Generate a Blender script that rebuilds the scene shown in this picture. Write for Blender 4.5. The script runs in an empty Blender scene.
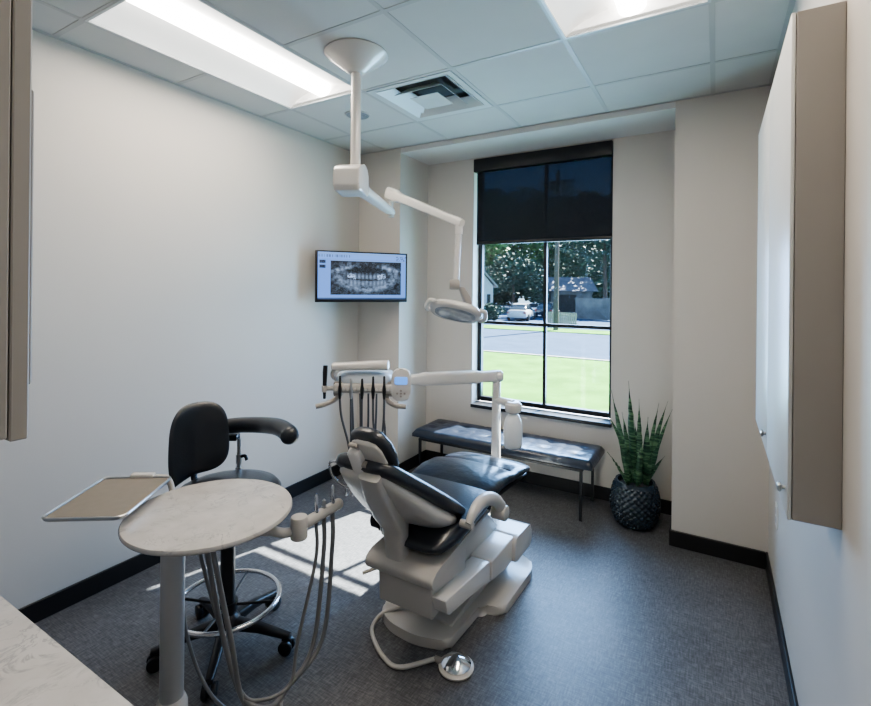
import bpy, bmesh, math, random
from mathutils import Vector as V, Matrix
random.seed(7)
C = bpy.context.scene.collection
PI = math.pi

# ------------------------------------------------------------------ camera
YAW, ROLL, FPX, CV, CAMH = math.radians(30.39), math.radians(.56), 478.3, 289.02, 1.593
FW = V((-math.sin(YAW), math.cos(YAW), 0))
RT = V((math.cos(YAW)*math.cos(ROLL), math.sin(YAW)*math.cos(ROLL), math.sin(ROLL)))
UP = V((-math.cos(YAW)*math.sin(ROLL), -math.sin(YAW)*math.sin(ROLL), math.cos(ROLL)))
EYE = V((0, 0, CAMH))
def at(u, v, d):
    return EYE + (FW + RT*((u-435.5)/FPX) + UP*((CV-v)/FPX))*d
cd = bpy.data.cameras.new('camera'); cam = bpy.data.objects.new('camera', cd); C.objects.link(cam)
m = Matrix((RT, UP, -FW)).transposed().to_4x4(); m.translation = EYE
cam.matrix_world = m
cd.sensor_width = 36; cd.lens = 36*FPX/871; cd.shift_y = -(353-CV)/871; cd.clip_start = .02; cd.clip_end = 400
bpy.context.scene.camera = cam

# ------------------------------------------------------------------ materials
def newmat(name):
    m = bpy.data.materials.new(name); m.use_nodes = True
    nt = m.node_tree; nt.nodes.clear()
    o = nt.nodes.new('ShaderNodeOutputMaterial'); b = nt.nodes.new('ShaderNodeBsdfPrincipled')
    nt.links.new(b.outputs[0], o.inputs[0])
    return m, nt, b, o
def ramp(nt, src, stops):
    r = nt.nodes.new('ShaderNodeValToRGB')
    while len(r.color_ramp.elements) < len(stops): r.color_ramp.elements.new(.5)
    for e, (p, c) in zip(r.color_ramp.elements, stops):
        e.position = p; e.color = (*c, 1)
    nt.links.new(src, r.inputs[0]); return r.outputs[0]
def noise(nt, scale, detail=2, rough=.5, vec=None, dist=0):
    n = nt.nodes.new('ShaderNodeTexNoise'); n.inputs['Scale'].default_value = scale
    n.inputs['Detail'].default_value = detail; n.inputs['Roughness'].default_value = rough
    n.inputs['Distortion'].default_value = dist
    if vec is not None: nt.links.new(vec, n.inputs['Vector'])
    return n.outputs[0]
def objvec(nt, scale=(1, 1, 1), rot=(0, 0, 0)):
    t = nt.nodes.new('ShaderNodeTexCoord'); mp = nt.nodes.new('ShaderNodeMapping')
    mp.inputs['Scale'].default_value = scale; mp.inputs['Rotation'].default_value = rot
    nt.links.new(t.outputs['Object'], mp.inputs[0]); return mp.outputs[0]
def bump(nt, b, h, strength=.1, dist=.01):
    n = nt.nodes.new('ShaderNodeBump'); n.inputs['Strength'].default_value = strength
    n.inputs['Distance'].default_value = dist
    nt.links.new(h, n.inputs['Height']); nt.links.new(n.outputs[0], b.inputs['Normal'])
def mat(name, col, rough=.5, metal=0, var=.04, nscale=8, bmp=0, bscale=60, coat=0, emit=None, es=0, spec=.5):
    m, nt, b, o = newmat(name)
    n = noise(nt, nscale, 3, vec=objvec(nt))
    c0 = tuple(max(0, c*(1-var)) for c in col); c1 = tuple(min(1, c*(1+var)) for c in col)
    nt.links.new(ramp(nt, n, [(.3, c0), (.7, c1)]), b.inputs['Base Color'])
    b.inputs['Roughness'].default_value = rough; b.inputs['Metallic'].default_value = metal
    b.inputs['Specular IOR Level'].default_value = spec
    if coat: b.inputs['Coat Weight'].default_value = coat; b.inputs['Coat Roughness'].default_value = .1
    if bmp: bump(nt, b, noise(nt, bscale, 3, vec=objvec(nt)), bmp)
    if emit: b.inputs['Emission Color'].default_value = (*emit, 1); b.inputs['Emission Strength'].default_value = es
    return m
M = {}
M['wall'] = mat('wall_paint', (.56, .53, .49), .55, var=.012, nscale=1.5, bmp=.06, bscale=260)
M['ceil'] = mat('ceiling_tile_face', (.51, .50, .485), .9, var=.02, nscale=5, bmp=.25, bscale=320)
M['grid'] = mat('ceiling_grid_metal', (.41, .40, .39), .5, var=.02)
M['soffit'] = mat('soffit_paint', (.64, .63, .61), .7, var=.01)
M['base'] = mat('black_rubber_base', (.010, .010, .011), .4, var=.1)
M['black'] = mat('black_painted_metal', (.008, .008, .010), .4, var=.1)
M['plastic'] = mat('dental_beige_plastic', (.54, .515, .48), .28, var=.015, coat=.15)
M['plasticw'] = mat('dental_white_plastic', (.66, .64, .61), .25, var=.012, coat=.2)
M['greyplas'] = mat('warm_grey_plastic', (.36, .33, .30), .35, var=.03)
M['tube'] = mat('grey_silicone_tube', (.20, .20, .20), .4, var=.04)
M['tubed'] = mat('dark_grey_tube', (.10, .105, .115), .4, var=.04)
M['vinyl'] = mat('black_upholstery_vinyl', (.010, .013, .020), .34, var=.15, bmp=.08, bscale=110, coat=.2, spec=.85)
M['vinylb'] = mat('navy_black_upholstery', (.010, .017, .032), .30, var=.2, bmp=.30, bscale=26, coat=.2, spec=.65)
M['chrome'] = mat('chrome', (.75, .76, .78), .12, 1, var=.02)
M['steel'] = mat('brushed_steel', (.50, .50, .50), .3, 1, var=.05, nscale=40)
M['greymetal'] = mat('silver_grey_post', (.50, .51, .52), .35, .35, var=.03)
M['cab'] = mat('taupe_cabinet_laminate', (.34, .315, .285), .5, var=.03, nscale=3)
M['door'] = mat('glare_lightened_door', (.62, .62, .60), .35, var=.015)  # taupe doors; the window's glare on them is put into this pale colour
M['darkgrey'] = mat('black_plastic', (.012, .012, .014), .35, var=.1)
M['tray'] = mat('steel_tray_paper', (.235, .205, .17), .55, var=.04, nscale=30)
M['soil'] = mat('dark_soil', (.02, .014, .010), .9, var=.4, nscale=60, bmp=.6, bscale=80)
M['pot'] = mat('dark_teal_glaze', (.022, .034, .046), .22, var=.2, spec=.6)
M['leafrim'] = mat('snake_plant_edge', (.10, .17, .06), .45, var=.1)
M['white'] = mat('white_plate', (.72, .72, .70), .4, var=.01)
M['ventw'] = mat('white_vent_enamel', (.52, .54, .54), .4, var=.01)
M['ventd'] = mat('vent_shadow', (.06, .062, .062), .8, var=.1)
M['lens'] = mat('troffer_lens', (.9, .9, .9), .5, emit=(1, .97, .93), es=9.0)
M['reflector'] = mat('troffer_reflector', (.80, .79, .77), .6, emit=(1, .96, .90), es=.38)
M['screenb'] = mat('blue_display', (.1, .25, .6), .3, emit=(.12, .36, 1), es=.75)
M['lamplens'] = mat('lamp_lens', (.35, .38, .40), .1, var=.15, nscale=30, coat=.6)

def floor_mat():
    m, nt, b, o = newmat('woven_grey_vinyl_floor')
    a = noise(nt, 1, 3, .6, objvec(nt, (150, 22, 1))); c = noise(nt, 1, 3, .6, objvec(nt, (22, 150, 1)))
    big = noise(nt, 3.5, 3, .6, objvec(nt))
    ad = nt.nodes.new('ShaderNodeMath'); ad.operation = 'ADD'; nt.links.new(a, ad.inputs[0]); nt.links.new(c, ad.inputs[1])
    a2 = nt.nodes.new('ShaderNodeMath'); a2.operation = 'MULTIPLY_ADD'; nt.links.new(big, a2.inputs[0]); a2.inputs[1].default_value = .35; nt.links.new(ad.outputs[0], a2.inputs[2])
    hf = nt.nodes.new('ShaderNodeMath'); hf.operation = 'MULTIPLY'; nt.links.new(a2.outputs[0], hf.inputs[0]); hf.inputs[1].default_value = .43
    nt.links.new(ramp(nt, hf.outputs[0], [(.36, (.050, .050, .053)), (.5, (.104, .104, .109)), (.64, (.19, .19, .197))]), b.inputs['Base Color'])
    b.inputs['Roughness'].default_value = .42
    bump(nt, b, ad.outputs[0], .12, .003); return m
M['floor'] = floor_mat()
def quartz():
    m, nt, b, o = newmat('white_veined_quartz')
    v = objvec(nt)
    n1 = noise(nt, 7, 6, .62, v, 1.6); n2 = noise(nt, 3.2, 5, .6, v, 2.2); n3 = noise(nt, 14, 3, .5, v)
    base = ramp(nt, n3, [(.3, (.50, .475, .445)), (.7, (.575, .55, .52))])
    vein = ramp(nt, n1, [(.47, (0, 0, 0)), (.5, (1, 1, 1)), (.53, (0, 0, 0))])
    mask = ramp(nt, n2, [(.44, (0, 0, 0)), (.60, (.8, .8, .8))])
    mu = nt.nodes.new('ShaderNodeMath'); mu.operation = 'MULTIPLY'; nt.links.new(vein, mu.inputs[0]); nt.links.new(mask, mu.inputs[1])
    mx = nt.nodes.new('ShaderNodeMix'); mx.data_type = 'RGBA'; nt.links.new(mu.outputs[0], mx.inputs[0])
    nt.links.new(base, mx.inputs[6]); mx.inputs[7].default_value = (.33, .32, .31, 1)
    nt.links.new(mx.outputs[2], b.inputs['Base Color']); b.inputs['Roughness'].default_value = .22
    return m
M['quartz'] = quartz()
def glassmat(name, tint=(.93, .97, .98), refl=.07):
    m, nt, b, o = newmat(name); nt.nodes.remove(b)
    t = nt.nodes.new('ShaderNodeBsdfTransparent'); t.inputs[0].default_value = (*tint, 1)
    g = nt.nodes.new('ShaderNodeBsdfGlossy'); g.inputs['Roughness'].default_value = .0
    mx = nt.nodes.new('ShaderNodeMixShader')
    lw = nt.nodes.new('ShaderNodeLayerWeight'); lw.inputs[0].default_value = .5
    pw = nt.nodes.new('ShaderNodeMath'); pw.operation = 'POWER'; nt.links.new(lw.outputs['Facing'], pw.inputs[0]); pw.inputs[1].default_value = 5
    ma_ = nt.nodes.new('ShaderNodeMath'); ma_.operation = 'MULTIPLY_ADD'; nt.links.new(pw.outputs[0], ma_.inputs[0]); ma_.inputs[1].default_value = .95; ma_.inputs[2].default_value = .03
    nt.links.new(ma_.outputs[0], mx.inputs[0]); nt.links.new(t.outputs[0], mx.inputs[1]); nt.links.new(g.outputs[0], mx.inputs[2])
    nt.links.new(mx.outputs[0], o.inputs[0]); return m
M['glass'] = glassmat('window_glass')
def screenfabric():
    m, nt, b, o = newmat('roller_shade_fabric')
    w = noise(nt, 1, 2, .5, objvec(nt, (500, 500, 500)))
    nt.links.new(ramp(nt, w, [(.35, (.006, .008, .012)), (.65, (.018, .021, .028))]), b.inputs['Base Color'])
    b.inputs['Roughness'].default_value = .8
    t = nt.nodes.new('ShaderNodeBsdfTransparent'); t.inputs[0].default_value = (.55, .78, 1, 1); mx = nt.nodes.new('ShaderNodeMixShader'); mx.inputs[0].default_value = .15
    nt.links.new(b.outputs[0], mx.inputs[1]); nt.links.new(t.outputs[0], mx.inputs[2]); nt.links.new(mx.outputs[0], o.inputs[0]); return m
M['shade'] = screenfabric()
def leafmat():
    m, nt, b, o = newmat('snake_plant_leaf')
    n = noise(nt, 1, 3, .6, objvec(nt, (7, 7, 55)), .6)
    nt.links.new(ramp(nt, n, [(.36, (.010, .032, .018)), (.5, (.035, .095, .048)), (.62, (.13, .23, .12))]), b.inputs['Base Color'])
    b.inputs['Roughness'].default_value = .38; return m
M['leaf'] = leafmat()
def attrmat(name, emis):
    m, nt, b, o = newmat(name)
    a = nt.nodes.new('ShaderNodeVertexColor'); a.layer_name = 'Col'
    nt.links.new(a.outputs[0], b.inputs['Emission Color']); b.inputs['Emission Strength'].default_value = emis
    b.inputs['Base Color'].default_value = (.01, .01, .012, 1); b.inputs['Roughness'].default_value = .25
    return m
M['screen'] = attrmat('xray_screen', .9)
M['grass'] = mat('lawn_grass', (.085, .225, .042), .9, spec=.05, var=.22, nscale=1.2)
M['asphalt'] = mat('pale_asphalt', (.045, .075, .13), .85, spec=.05, var=.12, nscale=1.0)
M['curb'] = mat('curb_concrete', (.22, .23, .24), .8, var=.08)
M['fol1'] = mat('tree_leaves_mid', (.05, .11, .07), .7, var=.5, nscale=3)
M['fol2'] = mat('tree_leaves_dark', (.026, .066, .050), .7, var=.5, nscale=3)
M['fol3'] = mat('tree_leaves_bright', (.09, .17, .06), .7, var=.4, nscale=3)
M['bark'] = mat('bark', (.07, .055, .045), .9, var=.3)
M['pole'] = mat('weathered_pole', (.10, .08, .07), .9, var=.2)
M['carw'] = mat('white_car_paint', (.5, .52, .55), .2, var=.01, coat=.5)
M['card'] = mat('dark_car_paint', (.02, .03, .05), .2, var=.05, coat=.5)
M['carglass'] = mat('car_glass', (.03, .04, .05), .1, var=.05)
M['red'] = mat('tail_light', (.4, .03, .02), .3)
M['siding'] = mat('white_siding', (.40, .44, .50), .8, var=.05)
M['roof'] = mat('grey_shingle', (.14, .15, .19), .9, var=.2, nscale=2)
M['dark'] = mat('dark_opening', (.02, .022, .026), .8, var=.1)
M['fence'] = mat('weathered_fence', (.12, .13, .14), .9, var=.3, nscale=1.3)
M['picket'] = mat('cream_picket', (.30, .29, .25), .8, var=.05)

# ------------------------------------------------------------------ helpers
WM = {}      # world matrix of every parent (parts sit at their thing's origin)
def link(name, bm, ma, parent=None, smooth=35, sub=0):
    me = bpy.data.meshes.new(name)
    bmesh.ops.recalc_face_normals(bm, faces=bm.faces)
    if parent is not None: bm.transform(WM[parent.name].inverted())
    bm.to_mesh(me); bm.free()
    me.materials.append(ma)
    o = bpy.data.objects.new(name, me); C.objects.link(o)
    if parent is not None: o.parent = parent
    WM[o.name] = WM[parent.name].copy() if parent is not None else Matrix.Identity(4)
    me.shade_smooth()
    if smooth < 180: me.set_sharp_from_angle(angle=math.radians(smooth))
    if sub:
        s = o.modifiers.new('sub', 'SUBSURF'); s.levels = sub; s.render_levels = sub
    return o
def root(name, label, cat, loc, rotz=0, group=None):
    o = bpy.data.objects.new(name, None); C.objects.link(o)
    o.location = loc; o.rotation_euler = (0, 0, rotz); o['label'] = label; o['category'] = cat
    o.matrix_world = Matrix.Translation(V(loc)) @ Matrix.Rotation(rotz, 4, 'Z')
    o.empty_display_size = .1; WM[o.name] = o.matrix_world.copy()
    if group: o['group'] = group
    return o
def tag(o, label, cat, group=None):
    o['label'] = label; o['category'] = cat
    if group: o['group'] = group
    return o
def struct(name, bm, ma, parent=None, **k):
    o = link(name, bm, ma, parent, **k)
    if parent is None: o['kind'] = 'structure'
    return o
def merge(dst, src):
    me = bpy.data.meshes.new('tmp'); src.to_mesh(me); src.free(); dst.from_mesh(me); bpy.data.meshes.remove(me); return dst
def join(*bms):
    b = bms[0]
    for s in bms[1:]: merge(b, s)
    return b
def box(x0, x1, y0, y1, z0, z1, bev=0, seg=2):
    bm = bmesh.new(); bmesh.ops.create_cube(bm, size=1)
    for v in bm.verts:
        v.co = V((x0+(v.co.x+.5)*(x1-x0), y0+(v.co.y+.5)*(y1-y0), z0+(v.co.z+.5)*(z1-z0)))
    if bev: bmesh.ops.bevel(bm, geom=bm.edges[:], offset=bev, segments=seg, affect='EDGES', profile=.5)
    return bm
def obox(c, ax, ay, az, sx, sy, sz, bev=0, seg=2):
    bm = box(-sx/2, sx/2, -sy/2, sy/2, -sz/2, sz/2, bev, seg)
    m = Matrix((V(ax).normalized(), V(ay).normalized(), V(az).normalized())).transposed().to_4x4(); m.translation = V(c)
    bm.transform(m); return bm
def frame(d):
    d = V(d).normalized(); a = V((0, 0, 1)) if abs(d.z) < .9 else V((1, 0, 0))
    x = a.cross(d).normalized(); return x, d.cross(x).normalized(), d
def rings(bm, rs, cap=True, closed=False):
    vs = [[bm.verts.new(p) for p in r] for r in rs]; n = len(rs[0])
    for a, b in list(zip(vs, vs[1:])) + ([(vs[-1], vs[0])] if closed else []):
        for i in range(n):
            bm.faces.new((a[i], a[(i+1) % n], b[(i+1) % n], b[i]))
    if cap and not closed:
        bm.faces.new(vs[0][::-1]); bm.faces.new(vs[-1])
    return bm
def spline(pts, k=8):
    pts = [V(p) for p in pts]
    if len(pts) < 3: return pts
    P = [pts[0]*2-pts[1]] + pts + [pts[-1]*2-pts[-2]]; out = []
    for i in range(1, len(P)-2):
        for j in range(k):
            t = j/k; a, b, c, d = P[i-1], P[i], P[i+1], P[i+2]
            out.append(.5*((2*b)+(c-a)*t+(2*a-5*b+4*c-d)*t*t+(3*b-a-3*c+d)*t**3))
    out.append(pts[-1]); return out
def tube(pts, r, n=12, k=8, smooth=True, closed=False, flat=1.0, r_end=None):
    p = spline(pts, k) if smooth and not closed else [V(q) for q in pts]
    bm = bmesh.new(); rs = []; L = len(p)
    x, y, d = frame((p[1]-p[0]))
    for i, q in enumerate(p):
        if closed: t = (p[(i+1) % L]-p[i-1]).normalized()
        else: t = (p[min(i+1, L-1)]-p[max(i-1, 0)]).normalized()
        x = (x - t*x.dot(t)).normalized(); y = t.cross(x)
        if callable(r): rr = r(i/(L-1))
        else: rr = r if r_end is None else r+(r_end-r)*i/(L-1)
        rs.append([q + x*(math.cos(a)*rr) + y*(math.sin(a)*rr*flat) for a in [2*PI*j/n for j in range(n)]])
    return rings(bm, rs, closed=closed)
def cyl(a, b, r, r2=None, n=24, bev=0):
    a, b = V(a), V(b); x, y, d = frame(b-a); r2 = r if r2 is None else r2; L = (b-a).length
    prof = [(0, r), (L, r2)] if not bev else [(0, r-bev), (bev*.3, r-bev*.3), (bev, r), (L-bev, r2), (L-bev*.3, r2-bev*.3), (L, r2-bev)]
    bm = bmesh.new()
    return rings(bm, [[a + d*h + x*math.cos(t)*q + y*math.sin(t)*q for t in [2*PI*j/n for j in range(n)]] for h, q in prof])
def lathe(c, prof, n=40, axis=(0, 0, 1), cap=True):
    c = V(c); x, y, d = frame(axis); bm = bmesh.new()
    return rings(bm, [[c + d*h + x*math.cos(t)*q + y*math.sin(t)*q for t in [2*PI*j/n for j in range(n)]] for q, h in prof], cap=cap)
def sring(c, ax, ay, a, b, n=28, p=3.0):
    c, ax, ay = V(c), V(ax), V(ay); out = []
    for j in range(n):
        t = 2*PI*j/n; ct, st = math.cos(t), math.sin(t)
        out.append(c + ax*(a*math.copysign(abs(ct)**(2/p), ct)) + ay*(b*math.copysign(abs(st)**(2/p), st)))
    return out
def loft(secs, n=28):
    """secs: (centre, ax, ay, half a, half b, power)"""
    bm = bmesh.new(); return rings(bm, [sring(*s[:5], n=n, p=(s[5] if len(s) > 5 else 3)) for s in secs])
def rpoly(pts, r, seg=5):
    out = []; n = len(pts); rr = r if isinstance(r, (list, tuple)) else [r]*n
    for i in range(n):
        p0, p, p1 = [V((*pts[j % n], 0)) for j in (i-1, i, i+1)]
        a = (p0-p); b = (p1-p); q = min(rr[i], a.length*.49, b.length*.49)
        A = p+a.normalized()*q; B = p+b.normalized()*q
        for j in range(seg+1):
            t = j/seg; w = A*(1-t)**2 + p*2*t*(1-t) + B*t*t; out.append((w.x, w.y))
    return out
def prism(pts, f, t0, t1, bev=0, seg=2):
    """pts 2D outline, f(p, t) -> 3D"""
    bm = bmesh.new()
    rings(bm, [[V(f(p, t)) for p in pts] for t in (t0, t1)])
    if bev:
        caps = set(e for fa in bm.faces if len(fa.verts) > 4 or len(pts) <= 4 for e in fa.edges) if len(pts) > 4 else set(bm.edges)
        bmesh.ops.bevel(bm, geom=list(caps), offset=bev, segments=seg, affect='EDGES', profile=.5, clamp_overlap=True)
    return bm
def sphere(c, r, sx=1, sy=1, sz=1, n=20):
    bm = bmesh.new(); bmesh.ops.create_uvsphere(bm, u_segments=n, v_segments=n//2, radius=r)
    for v in bm.verts: v.co = V((v.co.x*sx, v.co.y*sy, v.co.z*sz)) + V(c)
    return bm
XY = lambda p, t: (p[0], p[1], t)
def YZ(x0=0): return lambda p, t: (x0+t, p[0], p[1])

# ------------------------------------------------------------------ room shell
H = 2.787; XL, XR, YB, YW = -2.762, .271, 3.346, 3.80
CX, RX = -2.317, -.229          # recess sides
WX0, WX1, WZ0, WZ1 = -1.847, -.680, .585, 2.735
T = .12
struct('floor', box(XL-T, XR+T, -1.3, YW+.2, -.08, 0), M['floor'])
struct('wall_left', box(XL-T, XL, -.29, YB+.5, 0, H), M['wall'])
struct('wall_right', box(XR, XR+T, -1.3, YB, 0, H), M['wall'])
struct('wall_back_left', box(XL, CX, YB, YW+.2, 0, H), M['wall'])
struct('wall_back_right', box(RX, XR+T, YB, YW+.2, 0, H), M['wall'])
bw = join(box(CX, WX0, YW, YW+.2, 0, H), box(WX1, RX, YW, YW+.2, 0, H), box(WX0, WX1, YW, YW+.2, 0, WZ0), box(WX0, WX1, YW, YW+.2, WZ1, H))
struct('wall_window', bw, M['wall'])
struct('wall_near', box(XL-T, -.5, -.29, -.17, 0, H), M['wall'])
struct('wall_entry', box(-.62, -.5, -1.3, -.29, 0, H), M['wall'])
struct('wall_rear', box(-.62, XR+T, -1.42, -1.3, 0, H), M['wall'])
struct('trim_1', box(CX, RX, YB, YW, H-.042, H), M['soffit'])            # dropped soffit over the window recess

def baseb(name, x0, x1, y0, y1): return struct(name, box(x0, x1, y0, y1, 0, .10, .003, 1), M['base'])
baseb('baseboard_left', XL, XL+.012, -.17, YB)
baseb('baseboard_right', XR-.012, XR, -1.3, YB)
baseb('baseboard_back_left', XL+.012, CX+.012, YB-.012, YB)
baseb('baseboard_back_right', RX-.012, XR-.012, YB-.012, YB)
baseb('baseboard_recess_left', CX, CX+.012, YB, YW)
baseb('baseboard_window', CX+.012, RX-.012, YW-.012, YW)
baseb('baseboard_recess_right', RX-.012, RX, YB, YW)

# suspended ceiling: slab behind, tiles, T-bar grid with openings for lights and diffuser
GX0, GY0, S = -.0249, 1.0476, .6096
struct('ceiling', box(XL-T, XR+T, -1.42, YW+.2, H+.16, H+.22), M['ceil'])
xs = [XL] + [GX0+i*S for i in range(-4, 1)] + [XR]
ys = [-1.3] + [GY0+j*S for j in range(-3, 4)] + [YB]
fix1 = (GX0-4*S, GX0-3*S, GY0, GY0+2*S); fix2 = (GX0-S, GX0, GY0, GY0+2*S); vent = (GX0-3*S, GX0-2*S, GY0+2*S, GY0+3*S)
def inside(cx, cy, r): return r[0] < cx < r[1] and r[2] < cy < r[3]
tb = bmesh.new()
for i in range(len(xs)-1):
    for j in range(len(ys)-1):
        cx, cy = (xs[i]+xs[i+1])/2, (ys[j]+ys[j+1])/2
        if any(inside(cx, cy, r) for r in (fix1, fix2, vent)): continue
        # the photo's tiles run 2 by 4 feet in the near field
        merge(tb, box(xs[i]+.004, xs[i+1]-.004, ys[j]+.004, ys[j+1]-.004, H, H+.012))
struct('ceiling_tiles', tb, M['ceil'])
gb = bmesh.new()
for k, x in enumerate(xs[1:-1]):
    for a, b in ([(-1.3, YB)]):
        merge(gb, box(x-.012, x+.012, a, b, H-.002, H+.004)) if not (k in ()) else None
for y in ys[1:-1]:
    segs = [(XL, XR)]
    if abs(y-(GY0+S)) < .01: segs = [(XL, fix1[0]), (fix1[1], fix2[0]), (fix2[1], XR)]
    for a, b in segs: merge(gb, box(a, b, y-.012, y+.012, H-.0022, H+.0038))
merge(gb, box(XL, XL+.022, -.17, YB, H-.002, H+.003)); merge(gb, box(XR-.022, XR, -1.3, YB, H-.002, H+.003))
merge(gb, box(XL, XR, YB-.022, YB, H-.002, H+.003))
struct('ceiling_grid', gb, M['grid'])

def troffer(r, label):
    x0, x1, y0, y1 = r; cx = (x0+x1)/2; t = root('ceiling_light', label, 'ceiling light', (cx, (y0+y1)/2, H))
    e = .014
    # reflector: curved trough profile open to the room
    prof = []
    for i in range(17):
        s = i/16; x = x0+e+(x1-x0-2*e)*s
        prof.append((x, H+.004+.085*math.sin(PI*s)**.7))
    bm = bmesh.new(); A = [bm.verts.new((x, y0+e, z)) for x, z in prof]; B = [bm.verts.new((x, y1-e, z)) for x, z in prof]
    for i in range(16): bm.faces.new((A[i], A[i+1], B[i+1], B[i]))
    bm.faces.new(A); bm.faces.new(B[::-1])
    link('reflector', bm, M['reflector'], t)
    fr = join(box(x0+.002, x0+e, y0+.002, y1-.002, H-.004, H+.02), box(x1-e, x1-.002, y0+.002, y1-.002, H-.004, H+.02),
              box(x0+e, x1-e, y0+.002, y0+e, H-.004, H+.02), box(x0+e, x1-e, y1-e, y1-.002, H-.004, H+.02))
    link('frame', fr, M['ventw'], t)
    secs = []
    pts = [(cx+0.058*math.cos(PI*k/12), H+.060-.040*math.sin(PI*k/12)) for k in range(13)]
    bm = bmesh.new(); rings(bm, [[V((x, y, z)) for x, z in pts] for y in (y0+e+.002, y1-e-.002)])
    link('lens', bm, M['lens'], t)
    l = bpy.data.lights.new('troffer_glow', 'AREA'); l.shape = 'RECTANGLE'; l.size = .42; l.size_y = 1.1
    l.energy = LP; l.color = (1, .80, .60)
    lo = bpy.data.objects.new('troffer_glow', l); C.objects.link(lo); lo.location = (cx, (y0+y1)/2, H-.012); lo.parent = None
    return t
LP = 10
troffer(fix1, 'long recessed ceiling light above the left wall, seen whole end to end')
troffer(fix2, 'recessed ceiling light at top right of ceiling, only its far end showing')

# air diffuser
x0, x1, y0, y1 = vent; cx, cy = (x0+x1)/2, (y0+y1)/2
t = root('air_diffuser', 'square stepped white ceiling air diffuser with dark slots behind the lamp canopy', 'vent', (cx, cy, H))
def sqring(c, ro, ri, zo, zi, th=.004):
    bm = bmesh.new()
    def loop(r, z): return [bm.verts.new((c[0]+a*r, c[1]+b*r, z)) for a, b in ((-1, -1), (1, -1), (1, 1), (-1, 1))]
    a, b, c_, d = loop(ro, zo), loop(ri, zi), loop(ri, zi+th), loop(ro, zo+th)
    for p, q in ((a, b), (b, c_), (c_, d), (d, a)):
        for i in range(4): bm.faces.new((p[i], p[(i+1) % 4], q[(i+1) % 4], q[i]))
    return bm
link('frame', sqring((cx, cy), .290, .250, H-.005, H-.001), M['ventw'], t)
link('backing', box(cx-.27, cx+.27, cy-.27, cy+.27, H+.07, H+.08), M['ventd'], t)
link('vane', sqring((cx, cy), .246, .180, H-.003, H+.045), M['ventw'], t)
link('vane', sqring((cx, cy), .168, .110, H-.010, H+.038), M['ventw'], t)
link('centre_plate', sqring((cx, cy), .098, .001, H-.016, H-.004), M['ventw'], t)
# speaker
c = V((-2.14, 2.565, H))
t = root('ceiling_speaker', 'small round grey speaker grille flush in the ceiling tile', 'speaker', c)
link('rim', lathe(c, [(.088, .002), (.088, -.004), (.078, -.007), (.078, .002)], cap=False), M['grid'], t)
link('grille', lathe(c, [(.0785, 0), (.077, -.005), (.03, -.008), (.001, -.008)]), mat('speaker_mesh', (.23, .24, .25), .7, nscale=200, var=.4), t)

# ------------------------------------------------------------------ window
GY = YW+.13
w = root('window_1', 'tall black framed window with four lower panes in the back recess', 'window', ((WX0+WX1)/2, YW+.1, WZ0)); w['kind'] = 'structure'
fw_ = .035
fx0, fx1, fz0, fz1 = WX0+.0, WX1-.0, WZ0+.012, WZ1
fr = join(box(fx0, fx0+fw_, GY-.02, GY+.03, fz0, fz1, .003, 1), box(fx1-fw_, fx1, GY-.02, GY+.03, fz0, fz1, .003, 1),
          box(fx0+fw_, fx1-fw_, GY-.02, GY+.03, fz0, fz0+.04, .003, 1), box(fx0+fw_, fx1-fw_, GY-.02, GY+.03, fz1-.05, fz1, .003, 1))
link('window_frame', fr, M['black'], w)
mx_ = (fx0+fx1)/2+.028; zr = 1.30
link('mullion', box(mx_-.013, mx_+.013, GY-.012, GY+.020, fz0+.04, fz1-.05), M['black'], w)
link('transom', box(fx0+fw_, fx1-fw_, GY-.010, GY+.018, zr-.013, zr+.013), M['black'], w)
link('transom', box(fx0+fw_, fx1-fw_, GY-.010, GY+.018, 2.0, 2.026), M['black'], w)
for a, b, c, d in ((fx0+fw_, mx_-.013, fz0+.04, zr-.013), (mx_+.013, fx1-fw_, fz0+.04, zr-.013), (fx0+fw_, mx_-.013, zr+.013, 2.0), (mx_+.013, fx1-fw_, zr+.013, 2.0), (fx0+fw_, mx_-.013, 2.026, fz1-.05), (mx_+.013, fx1-fw_, 2.026, fz1-.05)):
    link('pane', box(a, b, GY+.006, GY+.010, c, d), M['glass'], w)
struct('trim_2', box(WX0, WX1+.012, YW-.03, GY-.03, WZ0-.022, WZ0+.006, .003, 1), M['black'])      # black sill
s = root('roller_shade', 'dark roller shade pulled down over the top third of the window', 'window shade', ((WX0+WX1)/2, YW+.03, WZ1))
link('cassette', box(WX0+.004, WX1-.004, YW-.02, YW+.05, WZ1-.115, WZ1-.003, .006, 2), M['darkgrey'], s)
link('fabric', box(WX0+.022, WX1-.006, YW+.022, YW+.0235, 2.01, WZ1-.112), M['shade'], s)
link('hem_bar', box(WX0+.022, WX1-.006, YW+.016, YW+.029, 1.985, 2.012, .004, 2), M['darkgrey'], s)

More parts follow.
